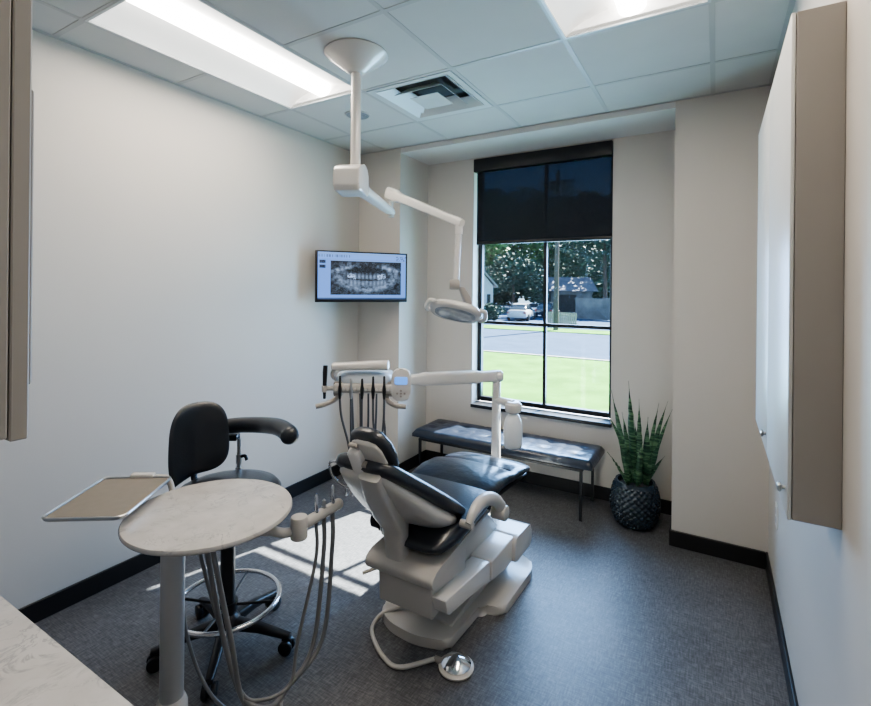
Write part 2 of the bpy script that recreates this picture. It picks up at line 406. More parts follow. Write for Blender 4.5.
# ------------------------------------------------------------------ right wall cabinet, outlet
y0, y1, z0, z1, xf = 1.515, 2.62, 1.012, 2.31, .161
t = root('wall_cabinet', 'shallow tall taupe wall cabinet with doors coloured paler for window glare on the right wall', 'cabinet', (XR, (y0+y1)/2, z0))
link('carcass', box(xf+.011, XR, y0, y1, z0, z1, .002, 1), M['cab'], t)
ym = 2.075
for a, b, ky in ((y0, ym-.0015, 1.56), (ym+.0015, y1, 2.115)):
    d = link('door', box(xf, xf+.010, a, b, z0-.002, z1, .0035, 2), M['door'], t)
    link('knob', join(cyl((xf+.001, ky, 1.078), (xf-.008, ky, 1.078), .005), lathe((xf-.006, ky, 1.078), [(.006, 0), (.012, -.003), (.0135, -.006), (.011, -.010), (.004, -.012)], axis=(1, 0, 0))), M['steel'], d)
t = root('wall_outlet', 'small white outlet plate low on the right wall near the back corner', 'outlet', (XR, 2.9, .49))
link('cover_plate', box(XR-.006, XR, 2.865, 2.935, .432, .548, .003, 2), M['white'], t)
for z_ in (.455, .500): link('socket', box(XR-.008, XR-.005, 2.885, 2.915, z_, z_+.025, .0014, 1), M['ventw'], t)

# ------------------------------------------------------------------ near counter and upper cabinet (left foreground)
t = root('base_cabinet', 'taupe base cabinet carrying the stone counter, bottom left corner', 'cabinet', (-1.6, .1, 0))
link('carcass', box(XL+.02, -.52, -.168, .40, .10, .850, .002, 1), M['cab'], t)
link('toe_kick', box(XL+.02, -.54, -.168, .34, 0, .10), M['darkgrey'], t)
for i in range(4):
    a = XL+.03+i*.548; dd = link('door', box(a, a+.542, .401, .420, .105, .835, .003, 1), M['cab'], t)
    link('handle', tube([(a+.48, .42, .62), (a+.48, .448, .625), (a+.48, .448, .78), (a+.48, .42, .785)], .005, k=3), M['steel'], dd)
tag(link('stone_counter', box(XL+.014, -.50, -.168, .447, .850, .880, .004, 2), M['quartz']), 'white veined stone countertop edge in the bottom left corner', 'countertop')
ux = -.762
t = root('upper_cabinet', 'taupe upper wall cabinet end with long bar pull at far left edge', 'cabinet', (-1.5, 0, 1.4))
link('carcass', box(XL+.006, ux, -.168, .246, 1.40, 2.5, .002, 1), M['cab'], t)
for i in range(4):
    wd = (ux-XL-.02)/4; a = XL+.02+i*wd
    d = link('door', box(a+.0015, a+wd-.0015, .248, .268, 1.395, 2.5, .002, 1), M['cab'], t)
    link('handle', join(box(a+wd-.075, a+wd-.060, .281, .2915, 1.455, 1.865, .002, 1), box(a+wd-.073, a+wd-.062, .266, .283, 1.50, 1.51), box(a+wd-.073, a+wd-.062, .266, .283, 1.82, 1.83)), M['cab'], d)

# ------------------------------------------------------------------ television
A_, B_ = V((-2.665, 2.715, 0)), V((-2.228, 3.330, 0)); tx = (B_-A_).normalized(); tn = V((tx.y, -tx.x, 0)); Wt = (B_-A_).length
zc = 1.684; hh = .202; cc = (A_+B_)/2 + V((0, 0, zc))
t = root('television', 'wall mounted flat screen showing a panoramic dental x-ray', 'television', cc)
link('casing', obox(cc-tn*.018, tx, tn, (0, 0, 1), Wt, .035, hh*2, .004, 2), M['darkgrey'], t)
# screen: colour attribute grid (window of an imaging programme with a panoramic radiograph)
sw, sh = Wt-.030, hh*2-.034
NX, NY = 200, 108
def fbm(x, y):
    from mathutils import noise as nz
    return nz.fractal(V((x, y, 3.1)), 1.0, 2.0, 4)
def px(u, v):       # u right, v down, 0..1
    col = (.16, .34, .85)
    if v < .05: col = (.20, .38, .80)
    elif v < .13: col = (.18, .38, .90)
    if v < .11 and v > .055 and u < .36 and int(u*110) % 3 and fbm(u*60, 0) > -.1: col = (.10, .17, .38)
    if .055 < v < .15 and u > .88 and fbm(u*60, v*40) > .1: col = (.10, .16, .36)
    if .015 < u < .085 and (.17 < v < .24 or .27 < v < .34): col = (.006, .012, .03) if fbm(u*60, v*50) < .2 else (.06, .10, .2)
    if u > .135 and v > .18 and v < .90 and u < .945:
        a = (u-.54)/.405; b = (v-.54)/.36
        n = fbm(u*22, v*14); g = .035+.05*n
        # jaw arch
        r = math.hypot(a*1.02, (b+.12)*1.0)
        g += .24*math.exp(-((r-.80)/.13)**2)*(.7+n*.8) * (1 if b > -.3 else .6)
        # spine / nasal shadows
        g += .12*math.exp(-(a/.10)**2)*(b > .1)*(.6+n)
        g += .10*math.exp(-((abs(a)-.33)/.22)**2)*math.exp(-((b-.3)/.4)**2)
        # cheek ridges
        g += .22*math.exp(-((b+.72-.35*abs(a)**2)/.10)**2)*(abs(a) > .15)*(.7+n)
        if b < -.30 and abs(a) < .42: g *= .35
        # teeth rows
        q = -.30+.12*(1-min(1, (a/.55)**2))*1.0
        if abs(a) < .54:
            tooth = .55+.45*math.cos(a*58); q1 = .02+.10*(1-(a/.55)**2)
            g += (.26*tooth)*math.exp(-((b-q1+.20)/.13)**2); g += (.20*tooth)*math.exp(-((b-q1-.20)/.14)**2)
            if abs(b-q1) < .035: g = .01
            if abs(a) > .3 and b > q1-.3 and b < q1 and fbm(u*50, v*30) > .0: g += .45
        g += .06*fbm(u*70, v*45)
        if b < -.93: g *= .5
        g = max(.004, min(.75, g)); col = (g*.62, g*.88, g*1.35)
        if n*.6+abs(a)*.05 > .95-.9*max(0, -b): pass
    if .165 < v < .185 and u > .14: col = (.22, .38, .75)
    if v > .965: col = (.05, .09, .2)
    return col
bm = bmesh.new(); cl = bm.verts.layers.float_color.new('Col'); gr = []
for j in range(NY+1):
    row = []
    for i in range(NX+1):
        p = cc + tx*((i/NX-.5)*sw) + V((0, 0, (.5-j/NY)*sh+.006)) + tn*.0003
        vv = bm.verts.new(p); vv[cl] = (*px(i/NX, j/NY), 1); row.append(vv)
    gr.append(row)
for j in range(NY):
    for i in range(NX): bm.faces.new((gr[j][i], gr[j][i+1], gr[j+1][i+1], gr[j+1][i]))
link('screen', bm, M['screen'], t)
mb = cc-tn*.035
link('mount_arm', join(obox(mb-tn*.01, tx, tn, (0, 0, 1), .14, .02, .14, .003, 1), cyl(mb-tn*.02, mb-tn*.10, .016),
     cyl(mb-tn*.10, (XL+.01, 3.15, zc), .014), box(XL, XL+.012, 3.10, 3.20, zc-.07, zc+.07, .002, 1)), M['darkgrey'], t)

# ------------------------------------------------------------------ bench
bx0, bx1, by0, by1 = -2.17, -.715, 3.34, 3.765
t = root('bench', 'long black tufted bench on thin metal legs under the window', 'bench', ((bx0+bx1)/2, (by0+by1)/2, 0))
bm = bmesh.new(); NXb, NYb = 72, 22; W_, D_ = bx1-bx0, by1-by0
def tuft(x, y):
    d = 0
    for i in range(6):
        for yy in (.33, .67):
            tx_, ty_ = bx0+W_*(i+.5)/6, by0+D_*yy
            d += .014*math.exp(-(((x-tx_)/.035)**2+((y-ty_)/.03)**2))
    for i in range(1, 6): d += .004*math.exp(-((x-(bx0+W_*i/6))/.008)**2)
    d += .004*math.exp(-((y-(by0+D_*.5))/.008)**2)
    return d
def edge(s, r=.09): return min(1, (1-max(0, abs(s)-(1-r))/r*1)) 
top = []; bot = []
for j in range(NYb+1):
    ra, rb = [], []
    for i in range(NXb+1):
        u, v = i/NXb*2-1, j/NYb*2-1
        x, y = (bx0+bx1)/2+u*W_/2, (by0+by1)/2+v*D_/2
        eu = max(0, (abs(u)*W_/2-(W_/2-.035))/.035); ev = max(0, (abs(v)*D_/2-(D_/2-.035))/.035)
        e = min(1, math.hypot(eu, ev)); z = .428 - tuft(x, y) - .035*(1-math.sqrt(max(0, 1-e*e))) + .006*(1-u*u)*(1-v*v)
        ra.append(bm.verts.new((x, y, z))); rb.append(bm.verts.new((x, y, .355+.012*e)))
    top.append(ra); bot.append(rb)
for j in range(NYb):
    for i in range(NXb):
        bm.faces.new((top[j][i], top[j][i+1], top[j+1][i+1], top[j+1][i])); bm.faces.new((bot[j][i], bot[j+1][i], bot[j+1][i+1], bot[j][i+1]))
def loopidx():
    return [(0, i) for i in range(NXb)]+[(j, NXb) for j in range(NYb)]+[(NYb, i) for i in range(NXb, 0, -1)]+[(j, 0) for j in range(NYb, 0, -1)]
L_ = loopidx()
for k in range(len(L_)):
    a, b = L_[k], L_[(k+1) % len(L_)]
    bm.faces.new((top[a[0]][a[1]], bot[a[0]][a[1]], bot[b[0]][b[1]], top[b[0]][b[1]]))
link('cushion', bm, M['vinylb'], t, smooth=60)
link('frame', join(box(bx0+.05, bx1-.07, by0+.02, by0+.04, .339, .355), box(bx0+.05, bx1-.07, by1-.04, by1-.02, .339, .355),
     box(bx0+.05, bx0+.07, by0+.04, by1-.04, .339, .355), box(bx1-.09, bx1-.07, by0+.04, by1-.04, .339, .355)), M['black'], t)
for x in (bx0+.06, bx1-.08):
    for y in (by0+.03, by1-.03):
        link('leg', join(box(x-.009, x+.009, y-.009, y+.009, 0.002, .341), cyl((x, y, 0), (x, y, .004), .012)), M['black'], t)

# ------------------------------------------------------------------ potted snake plant
pc = V((-.466, 3.515, 0))
tp = root('plant_pot', 'dark teal quilted ceramic pot on the floor beside the bench', 'pot', pc)
PH, NP, NR = .300, 132, 50
bm = bmesh.new(); rs = []
def potr(s): return .100+.056*math.sin(PI*min(1, s*1.0)**.80*.86)**.9
prof = [potr(i/NR) for i in range(NR+1)]
for i in range(NR+1):
    s = i/NR; ring = []
    for j in range(NP):
        a = 2*PI*j/NP; q = 0
        if .05 < s < .93:
            p1 = (a/(2*PI)*22+s*7.5) % 1; p2 = (a/(2*PI)*22-s*7.5) % 1
            q = .010*(min(1, 4*min(p1, 1-p1))*min(1, 4*min(p2, 1-p2)))-.0035
        r = prof[i]+q; ring.append(pc+V((r*math.cos(a), r*math.sin(a), .002+s*PH)))
    rs.append(ring)
for r, z in ((prof[-1]-.014, PH+.001), (prof[-1]-.018, PH-.02), (prof[-1]-.014, PH-.055)):
    rs.append([pc+V((r*math.cos(2*PI*j/NP), r*math.sin(2*PI*j/NP), z)) for j in range(NP)])
rings(bm, rs); link('body', bm, M['pot'], tp, smooth=50)
link('soil', lathe(pc+V((0, 0, PH-.045)), [(prof[-1]-.018, 0), (prof[-1]-.018, .012), (.08, .02), (.001, .024)]), M['soil'], tp)
tpl = root('snake_plant', 'upright green snake plant growing from the dark pot', 'plant', pc+V((0, 0, PH-.03)))
leaves = [  # (base pixel u, tip pixel, depth offset of tip, width)
    (628, (611, 390), -.02, .050), (634, (628.5, 381), .03, .056), (640, (639, 399), -.06, .040), (638, (606, 411), -.10, .034),
    (646, (648, 417), -.05, .052), (650, (659, 403), .05, .034), (652, (668, 401), .06, .034), (655, (673, 408), .02, .030), (657, (662, 436), -.10, .040),
    (628, (607, 452), -.08, .036), (660, (665, 456), .04, .026), (642, (634, 420), .08, .045), (648, (655, 425), .09, .045), (632, (622, 412), .1, .045), (637, (643, 440), -.12, .045), (630, (619, 432), .05, .04), (652, (652, 452), -.10, .035)]
D0 = (pc-EYE).dot(FW)
for bu, tpx, dd, wd in leaves:
    b0 = at(bu, 487, D0+dd*.3); b0.z = PH-.035
    b0 = pc.xy.to_3d()+ (b0.xy-pc.xy).to_3d()*.9 + V((0, 0, PH-.035))
    if (b0.xy-pc.xy).length > .075: b0 = pc + (b0.xy-pc.xy).normalized().to_3d()*.075 + V((0, 0, PH-.035))
    tip = at(tpx[0], tpx[1], D0+dd)
    dr = tip-b0; side = (dr.cross(V((random.uniform(-.5, .5), -1, 0)))).normalized(); nrm = side.cross(dr.normalized())
    bend = V((0, 0, 1))*dr.length*.07; bm = bmesh.new(); vs = []; K = 18
    tw = random.uniform(-.6, .6)
    for i in range(K+1):
        s = i/K; p = b0 + dr*s + bend*math.sin(PI*s) + nrm*random.choice((.004, 0, -.004))*math.sin(PI*s)
        w_ = wd/2*(.30+.68*math.sin(PI*min(1, s*1.15)**.8)*.9)*(1-s**5) if s < 1 else .0006
        w_ = max(w_*(1 if s < .7 else 1-((s-.7)/.3)**1.6), .0007)
        sd = (Matrix.Rotation(tw*s, 3, dr.normalized()) @ side); nn = sd.cross(dr.normalized())
        vs.append([p-sd*w_, p+nn*(w_*.35)-sd*w_*.5, p+nn*w_*.5, p+nn*(w_*.35)+sd*w_*.5, p+sd*w_, p+nn*(w_*.35-.003)+sd*w_*.45, p+nn*(w_*.5-.004), p+nn*(w_*.35-.003)-sd*w_*.45])
    rings(bm, vs); link('leaf', bm, M['leaf'], tpl, smooth=60)

# ------------------------------------------------------------------ ceiling mounted dental light
cn = V((-1.592, 1.895, H))
t = root('operating_light', 'white ceiling mounted dental operating light on jointed arms', 'dental light', cn)
link('ceiling_canopy', lathe(cn, [(.158, .0), (.160, -.006), (.155, -.012), (.115, -.040), (.075, -.070), (.048, -.092), (.036, -.10), (.030, -.10)]), M['plasticw'], t, smooth=50)
zb = 2.185
link('drop_pole', cyl(cn-V((0, 0, .095)), (cn.x, cn.y, zb-.01), .025, n=28), M['plasticw'], t)
e1 = V((-1.955, 2.71, 2.125)); st = V((cn.x, cn.y, 2.12)); d1 = (e1-st); d1.z = 0; d1.normalize(); s1 = V((-d1.y, d1.x, 0))
# pivot housing: faceted block
back = st - d1*.075
hs = rpoly([(-.115, -.03), (-.10, -.058), (.05, -.062), (.09, -.03), (.065, .055), (.03, .085), (-.02, .090), (-.09, .062), (-.115, .045)], .006, 2)
link('pivot_housing', prism(hs, lambda p, q: V((st.x, st.y, 2.13)) + d1*p[0] + V((0, 0, p[1])) + s1*q, -.052, .080, .012, 3), M['plasticw'], t)
link('lower_arm', loft([(st+d1*.06+V((0, 0, .0)), s1, (0, 0, 1), .044, .030, 3.5), (st+d1*.2, s1, (0, 0, 1), .038, .026, 3.5), (e1-d1*.05, s1, (0, 0, 1), .033, .021, 3.5), (e1+d1*.02, s1, (0, 0, 1), .026, .018, 3)]), M['plasticw'], t)
link('arm_joint', join(cyl(e1-V((0, 0, .03)), e1+V((0, 0, .10)), .016), cyl(e1-V((0, 0, .035)), e1-V((0, 0, .018)), .022)), M['plasticw'], t)
a2 = at(391, 194, 3.27); b2 = at(459, 222, 2.68)
d2 = (b2-a2).normalized(); s2 = V((-d2.y, d2.x, 0)).normalized(); u2 = d2.cross(s2)*-1
if u2.z < 0: u2 = -u2
link('spring_arm', loft([(a2-d2*.04, s2, u2, .022, .030, 3), (a2-d2*.03, s2, u2, .030, .042, 3), (a2+d2*.08, s2, u2, .032, .042, 3.5), (a2+d2*.12, s2, u2, .024, .029, 3.5), (b2-d2*.1, s2, u2, .021, .023, 3.5), (b2, s2, u2, .022, .025, 3), (b2+d2*.03, s2, u2, .018, .02, 3)]), M['plasticw'], t)
b3 = b2 - V((0, 0, .02)); b4 = at(456, 281, 2.69)
link('drop_tube', join(cyl(b3, b4, .017), cyl(b3-V((0, 0, .0)), b3-V((0, 0, .05)), .022)), M['plasticw'], t)
hd = at(456, 310, 2.66); jn = at(454.5, 284.5, 2.66)
link('swivel_joint', lathe(jn, [(.001, -.03), (.024, -.028), (.030, -.018), (.030, .018), (.024, .028), (.001, .03)], axis=RT), M['greyplas'], t)
hx = RT.copy(); hx.z = 0; hx.normalize(); hx = (hx*.98+V((0, 0, -.21))).normalized()
hy = FW.copy(); hy = (hy - hx*hy.dot(hx)).normalized(); hz = hx.cross(hy).normalized()
if hz.z < 0: hz = -hz
hz, hy = (hz*math.cos(.55)+hy*math.sin(.55)), (hy*math.cos(.55)-hz*math.sin(.55))
q1 = at(462, 289, 2.67); q2 = at(470, 309, 2.67)
link('yoke_arm', loft([(q1, hx, hy, .018, .020, 3), (q1*.5+q2*.5+hx*.006, hx, hy, .026, .024, 3.5), (q2, hx, hy, .020, .022, 3)]), M['greyplas'], t)
link('lamp_head', loft([(hd-hz*.030, hx, hy, .120, .070, 2.6), (hd-hz*.026, hx, hy, .136, .086, 2.6), (hd-hz*.008, hx, hy, .145, .094, 2.6), (hd+hz*.012, hx, hy, .130, .082, 2.6), (hd+hz*.026, hx, hy, .088, .055, 2.6), (hd+hz*.030, hx, hy, .03, .02, 2.6)], 36), M['plasticw'], t, smooth=60)
link('lamp_lens', loft([(hd-hz*.036, hx, hy, .085, .045, 2.4), (hd-hz*.035, hx, hy, .108, .060, 2.4), (hd-hz*.029, hx, hy, .116, .068, 2.4)], 36), M['lamplens'], t)
for sg in (-1, 1):
    h0 = hd+hx*.125*sg; link('handle', tube([h0-hy*.05*1, h0+hx*.030*sg-hy*.050-hz*.005, h0+hx*.042*sg-hz*.016, h0+hx*.030*sg+hy*.050-hz*.005, h0+hy*.05], .0125), M['plasticw'], t)

# ------------------------------------------------------------------ dental chair
CXc = -1.17
t = root('dental_chair', 'reclined black and white dental patient chair in the middle of the room', 'dental chair', (CXc, 2.2, 0))
def X(*s): return CXc + sum(s)
ol = rpoly([(-1.40, 1.88), (-1.30, 1.815), (-1.15, 1.80), (-1.0, 1.848), (-.985, 2.15), (-.875, 2.18), (-.865, 2.58), (-.92, 2.68), (-1.44, 2.68), (-1.50, 2.60), (-1.50, 2.20), (-1.40, 2.16)],
           [.05, .05, .06, .025, .03, .035, .05, .05, .05, .05, .03, .03], 4)
link('base_plate', prism(ol, XY, 0.001, .046, .016, 3), M['plastic'], t, smooth=50)
ol2 = rpoly([(-1.30, 2.0), (-1.055, 1.93), (-1.03, 1.93), (-1.01, 2.60), (-1.36, 2.60)], [.04, .02, .02, .04, .04], 4)
link('base_ridge', prism(ol2, lambda p, q: (p[0], p[1], .040+q*(.018+.13*max(0, p[1]-1.93))), 0, 1, .010, 3), M['plastic'], t, smooth=50)
link('lift_arm', obox((CXc-.02, 2.16, .17), (1, 0, 0), (0, .97, .24), (0, -.24, .97), .12, .46, .05, .01), M['greyplas'], t)
link('link_cover', prism(rpoly([(1.74, .262), (1.74, .40), (2.30, .43), (2.46, .30), (2.42, .20), (2.16, .185), (1.98, .232)], .015, 3), YZ(), -1.27, -1.03, .012, 3), M['plastic'], t)
link('side_cover', prism(rpoly([(1.70, .272), (1.675, .345), (2.115, .292), (2.12, .195), (1.95, .232)], .012, 3), YZ(), -1.02, -.922, .014, 3), M['plasticw'], t)
link('side_cover', prism(rpoly([(2.125, .192), (2.12, .290), (2.44, .280), (2.44, .165), (2.3, .165)], .012, 3), YZ(), -1.42, -.915, .014, 3), M['plasticw'], t)
link('foot_cover', prism(rpoly([(2.38, .155), (2.38, .270), (2.42, .285), (2.60, .275), (2.64, .25), (2.64, .15)], .03, 4), YZ(), -1.45, -.895, .022, 4), M['plasticw'], t, smooth=50)
link('motor_box', prism(rpoly([(1.68, .240), (1.67, .40), (1.98, .40), (1.98, .26)], .010, 3), YZ(), -1.255, -.985, .008, 3), M['plastic'], t)
cr = rpoly([(1.625, .398), (1.612, .440), (1.66, .466), (1.78, .478), (2.12, .512), (2.17, .512), (2.16, .495), (1.99, .468), (1.86, .432), (1.76, .388)], .018, 4)
link('carriage', prism(cr, YZ(), -1.285, -.950, .020, 4), M['plastic'], t, smooth=50)
link('lever', tube([(-1.24, 1.70, .385), (-1.28, 1.67, .368), (-1.315, 1.64, .355)], .010, flat=.6), M['greyplas'], t)
link('seat_frame', prism(rpoly([(1.80, .455), (1.86, .515), (2.20, .55), (2.34, .555), (2.24, .520), (2.05, .490)], .014, 3), YZ(), -1.36, -.985, .010, 3), M['plastic'], t, smooth=50)
# seat + leg cushion: one continuous pad
def pad(secs, name, ma, n=36): return link(name, loft(secs, n), ma, t, smooth=70)
ex = V((1, 0, 0))
def sec(y, z, hw, ht, ang, p=3.4, cx=CXc): # ang: slope of pad direction
    return (V((cx, y, z)), ex, V((0, -math.sin(ang), math.cos(ang))), hw, ht, p)
pad([sec(1.672, .545, .11, .012, -1.0, 3, CXc+.08), sec(1.682, .545, .135, .034, -.8, 3, CXc+.075), sec(1.71, .545, .165, .050, -.4, 3.2, CXc+.065), sec(1.80, .550, .222, .056, 0, 3.4, CXc+.025), sec(1.90, .560, .252, .054, .06), sec(2.02, .572, .252, .050, .10), sec(2.12, .582, .248, .046, .10), sec(2.20, .580, .238, .036, 0)], 'seat_cushion', M['vinyl'])
def lsec(y, z, hw, ht, ang, p=3.6): return sec(y, z, hw, ht, ang, p)
pad([lsec(2.08, .575, .205, .026, .5), lsec(2.11, .582, .225, .040, .4), lsec(2.18, .592, .240, .050, .22, 2.9), lsec(2.28, .598, .247, .055, .05, 2.7), lsec(2.38, .592, .246, .052, -.08, 2.8), lsec(2.44, .580, .243, .042, -.15, 3), lsec(2.462, .573, .240, .034, -.15),
     lsec(2.482, .571, .240, .036, -.12, 3), lsec(2.54, .568, .243, .041, -.08, 2.8), lsec(2.62, .558, .243, .038, -.12, 2.8), lsec(2.70, .545, .238, .028, -.2, 3), lsec(2.725, .540, .215, .016, -.2)], 'leg_cushion', M['vinylb'])
link('leg_board', prism(rpoly([(2.16, .530), (2.30, .550), (2.46, .536), (2.72, .512), (2.72, .500), (2.46, .518), (2.30, .528), (2.18, .500)], .006, 2), YZ(), -1.385, -.955, .006, 2), M['darkgrey'], t)
# backrest
Pt, Pb = V((CXc+.03, 1.41, .938)), V((CXc-.005, 1.87, .620)); Ab = (Pb-Pt).normalized(); Nb = V((0, -Ab.z, Ab.y)).normalized()
if Nb.z < 0: Nb = -Nb
def bk(s, off, hw, ht, p=3.2): return (Pt+(Pb-Pt)*s+Nb*off, ex, Nb, hw, ht, p)
pad([bk(-.035, .0, .075, .012), bk(-.02, .0, .105, .024), bk(.04, .0, .140, .034), bk(.18, 0, .160, .037), bk(.4, 0, .190, .039), bk(.65, .0, .222, .040), bk(.85, .0, .238, .040), bk(.97, .0, .246, .034), bk(1.03, 0, .232, .024), bk(1.05, 0, .18, .010)], 'back_cushion', M['vinyl'])
pad([bk(.02, -.025, .085, .018, 2.6), bk(.05, -.032, .108, .028, 2.6), bk(.18, -.040, .134, .036, 2.6), bk(.4, -.052, .172, .050, 2.5), bk(.65, -.062, .203, .062, 2.5), bk(.82, -.058, .224, .056, 2.5), bk(.95, -.044, .222, .040, 2.6), bk(1.01, -.034, .18, .018, 2.6)], 'back_shell', M['plastic'])
# spine support running down to the carriage
Z_ = V((0, 0, 1))
sp = [(bk(.00, -.040, 0, 0)[0]+ex*.055, .046, .018), (bk(.24, -.086, 0, 0)[0]+ex*.040, .056, .028), (bk(.50, -.118, 0, 0)[0]+ex*.018, .062, .034), (V((CXc+.014, 1.655, .60)), .058, .036), (V((CXc+.012, 1.668, .53)), .048, .034), (V((CXc+.012, 1.680, .435)), .047, .034)]
secs = []
for i, (p, a, b) in enumerate(sp):
    dd = (sp[min(i+1, 5)][0]-sp[max(i-1, 0)][0]).normalized(); nn = ex.cross(dd); secs.append((p, ex, nn, a, b, 4))
link('back_support', loft(secs, 32), M['plastic'], t, smooth=45)
link('hinge_cover', lathe((CXc-.19, 1.77, .53), [(.001, 0), (.028, .002), (.036, .01), (.036, .05)], axis=(1, 0, 0)), M['darkgrey'], t)
# headrest
Hb, Ht = V((CXc+.0, 1.46, .893)), V((CXc+.0, 1.365, 1.052)); Ah = (Ht-Hb).normalized(); Nh = ex.cross(Ah)*1
if Nh.y < 0: Nh = -Nh
HX = .062
def hk(s, off, hw, ht, p=2.6): return (Hb+(Ht-Hb)*s+Nh*off+V((HX, 0, 0)), ex, Nh, hw, ht, p)
pad([hk(-.02, .03, .05, .010), hk(.0, .03, .078, .022), hk(.12, .03, .090, .028), hk(.4, .03, .099, .032), (hk(.7, .03, .095, .032)), hk(.92, .03, .072, .028), hk(1.0, .03, .046, .020), hk(1.03, .03, .024, .008)], 'headrest_cushion', M['vinyl'])
pad([hk(.05, .004, .055, .010), hk(.12, .0, .072, .012), hk(.4, -.003, .081, .013), hk(.7, -.003, .075, .013), hk(.84, .0, .054, .012), hk(.90, .004, .025, .010)], 'headrest_plate', M['plastic'])
g0 = Hb+V((HX-.038, 0, 0))
link('headrest_bracket', loft([(g0+Ah*.135-Nh*.020, ex, Nh, .022, .012, 4), (g0+Ah*.125-Nh*.024, ex, Nh, .028, .018, 4), (g0+Ah*.02-Nh*.030, ex, Nh, .030, .022, 4), (g0-Ah*.03-Nh*.030, ex, Nh, .028, .020, 4)]), M['plasticw'], t, smooth=45)
link('headrest_knob', cyl(g0+Ah*.075-Nh*.03+ex*.02, g0+Ah*.075-Nh*.03+ex*.044, .013, bev=.003), M['greyplas'], t)
link('hinge_pin', cyl(g0+Ah*.150-Nh*.016-ex*.018, g0+Ah*.150-Nh*.016+ex*.018, .009), M['greyplas'], t)
link('glide_bar', obox(g0-Ah*.05-Nh*.014, ex, Nh, Ah, .036, .008, .12, .002, 1), M['steel'], t)
link('grab_loop', tube([(-1.28, 1.44, .91), (-1.325, 1.44, .895), (-1.34, 1.47, .83), (-1.325, 1.52, .775), (-1.28, 1.55, .765), (-1.245, 1.56, .78)], .0055), M['chrome'], t)
# armrest on patient's right
ar = [(-.885, 1.80, .610), (-.882, 1.835, .640), (-.880, 1.90, .660), (-.880, 1.98, .652), (-.880, 2.07, .612), (-.880, 2.14, .555)]
for sx_ in (1, -1):
    q_ = lambda x: x if sx_ > 0 else 2*CXc-x
    arm = link('armrest', tube([(q_(x), y, z) for x, y, z in ar], lambda s: .014+.010*min(1, s*3), n=20, flat=1.25), M['plastic'], t, smooth=60)
    link('pivot_cap', cyl((q_(-.93), 1.815, .600), (q_(-.870), 1.815, .600), .017, bev=.004), M['plastic'], arm)
    link('end_cap', cyl((q_(-.925), 2.145, .525), (q_(-.850), 2.145, .525), .036, bev=.008), M['plastic'], arm)
# piping seam across the leg pad
link('seam', tube([(X(-.21), 2.470, .604), (X(-.1), 2.472, .6065), (X(.1), 2.472, .6065), (X(.21), 2.470, .604)], .004, n=8), M['vinyl'], t)

# foot control
fc = V((-.928, 1.785, 0))
t = root('foot_control', 'round chrome foot pedal on the floor beside the chair base', 'foot pedal', fc)
link('ring_base', lathe(fc, [(.062, .001), (.073, .004), (.075, .012), (.068, .018), (.050, .020)]), M['plastic'], t)
link('disc', lathe(fc, [(.062, .018), (.063, .024), (.052, .034), (.026, .048), (.009, .055), (.001, .056)], 48), M['chrome'], t, smooth=20)
link('bracket', cyl(fc+V((-.060, -.015, .012)), fc+V((-.095, -.02, .022)), .016, .010), M['greyplas'], t)
link('hose', tube([fc+V((-.09, -.02, .018)), (-1.127, 1.655, .012), (-1.223, 1.667, .013), (-1.33, 1.737, .013), (-1.375, 1.80, .016), (-1.355, 1.86, .045), (-1.28, 1.93, .062), (-1.22, 2.02, .075)], .0095), M['plastic'], t)

# ------------------------------------------------------------------ delivery unit on post in front of chair
P0 = V((-1.185, 2.79, 0)); TZ = 1.05
t = root('delivery_unit', 'white instrument delivery unit on a swing arm beyond the chair', 'dental unit', P0)
link('post', loft([(P0+V((0, 0, .03)), ex, (0, 1, 0), .030, .030, 3), (P0+V((0, 0, .55)), ex, (0, 1, 0), .028, .028, 3), (P0+V((0, 0, .60)), ex, (0, 1, 0), .027, .027, 3), (P0+V((0, 0, TZ-.04)), ex, (0, 1, 0), .024, .024, 3), (P0+V((0, 0, TZ+.035)), ex, (0, 1, 0), .026, .026, 3)]), M['plasticw'], t)
link('mount_foot', prism(rpoly([(-1.26, 2.685), (-1.11, 2.685), (-1.11, 2.86), (-1.26, 2.86)], .03, 3), XY, .002, .045, .01), M['plastic'], t)
AE = at(404, 380, 2.72)
aT = P0+V((0, 0, TZ)); da = (AE-aT).normalized(); sa = V((-da.y, da.x, 0)).normalized(); ua = da.cross(sa)
link('swing_arm', loft([(aT+da*.0, sa, ua, .030, .036, 3.5), (aT+da*.12, sa, ua, .030, .034, 3.5), (aT+da*.16, sa, ua, .034, .040, 3.5), (aT+(AE-aT)*.8, sa, ua, .033, .038, 3.5), (aT+(AE-aT)*.88, sa, ua, .028, .030, 3.5), (AE, sa, ua, .026, .026, 3.5)]), M['plasticw'], t)
link('elbow_cap', lathe(aT, [(.001, .042), (.026, .040), (.036, .028), (.038, -.028), (.032, -.038), (.001, -.040)], axis=RT), M['plasticw'], t)
link('wrist_joint', cyl(AE-V((0, 0, .03)), AE+V((0, 0, .035)), .030, bev=.006), M['plasticw'], t)
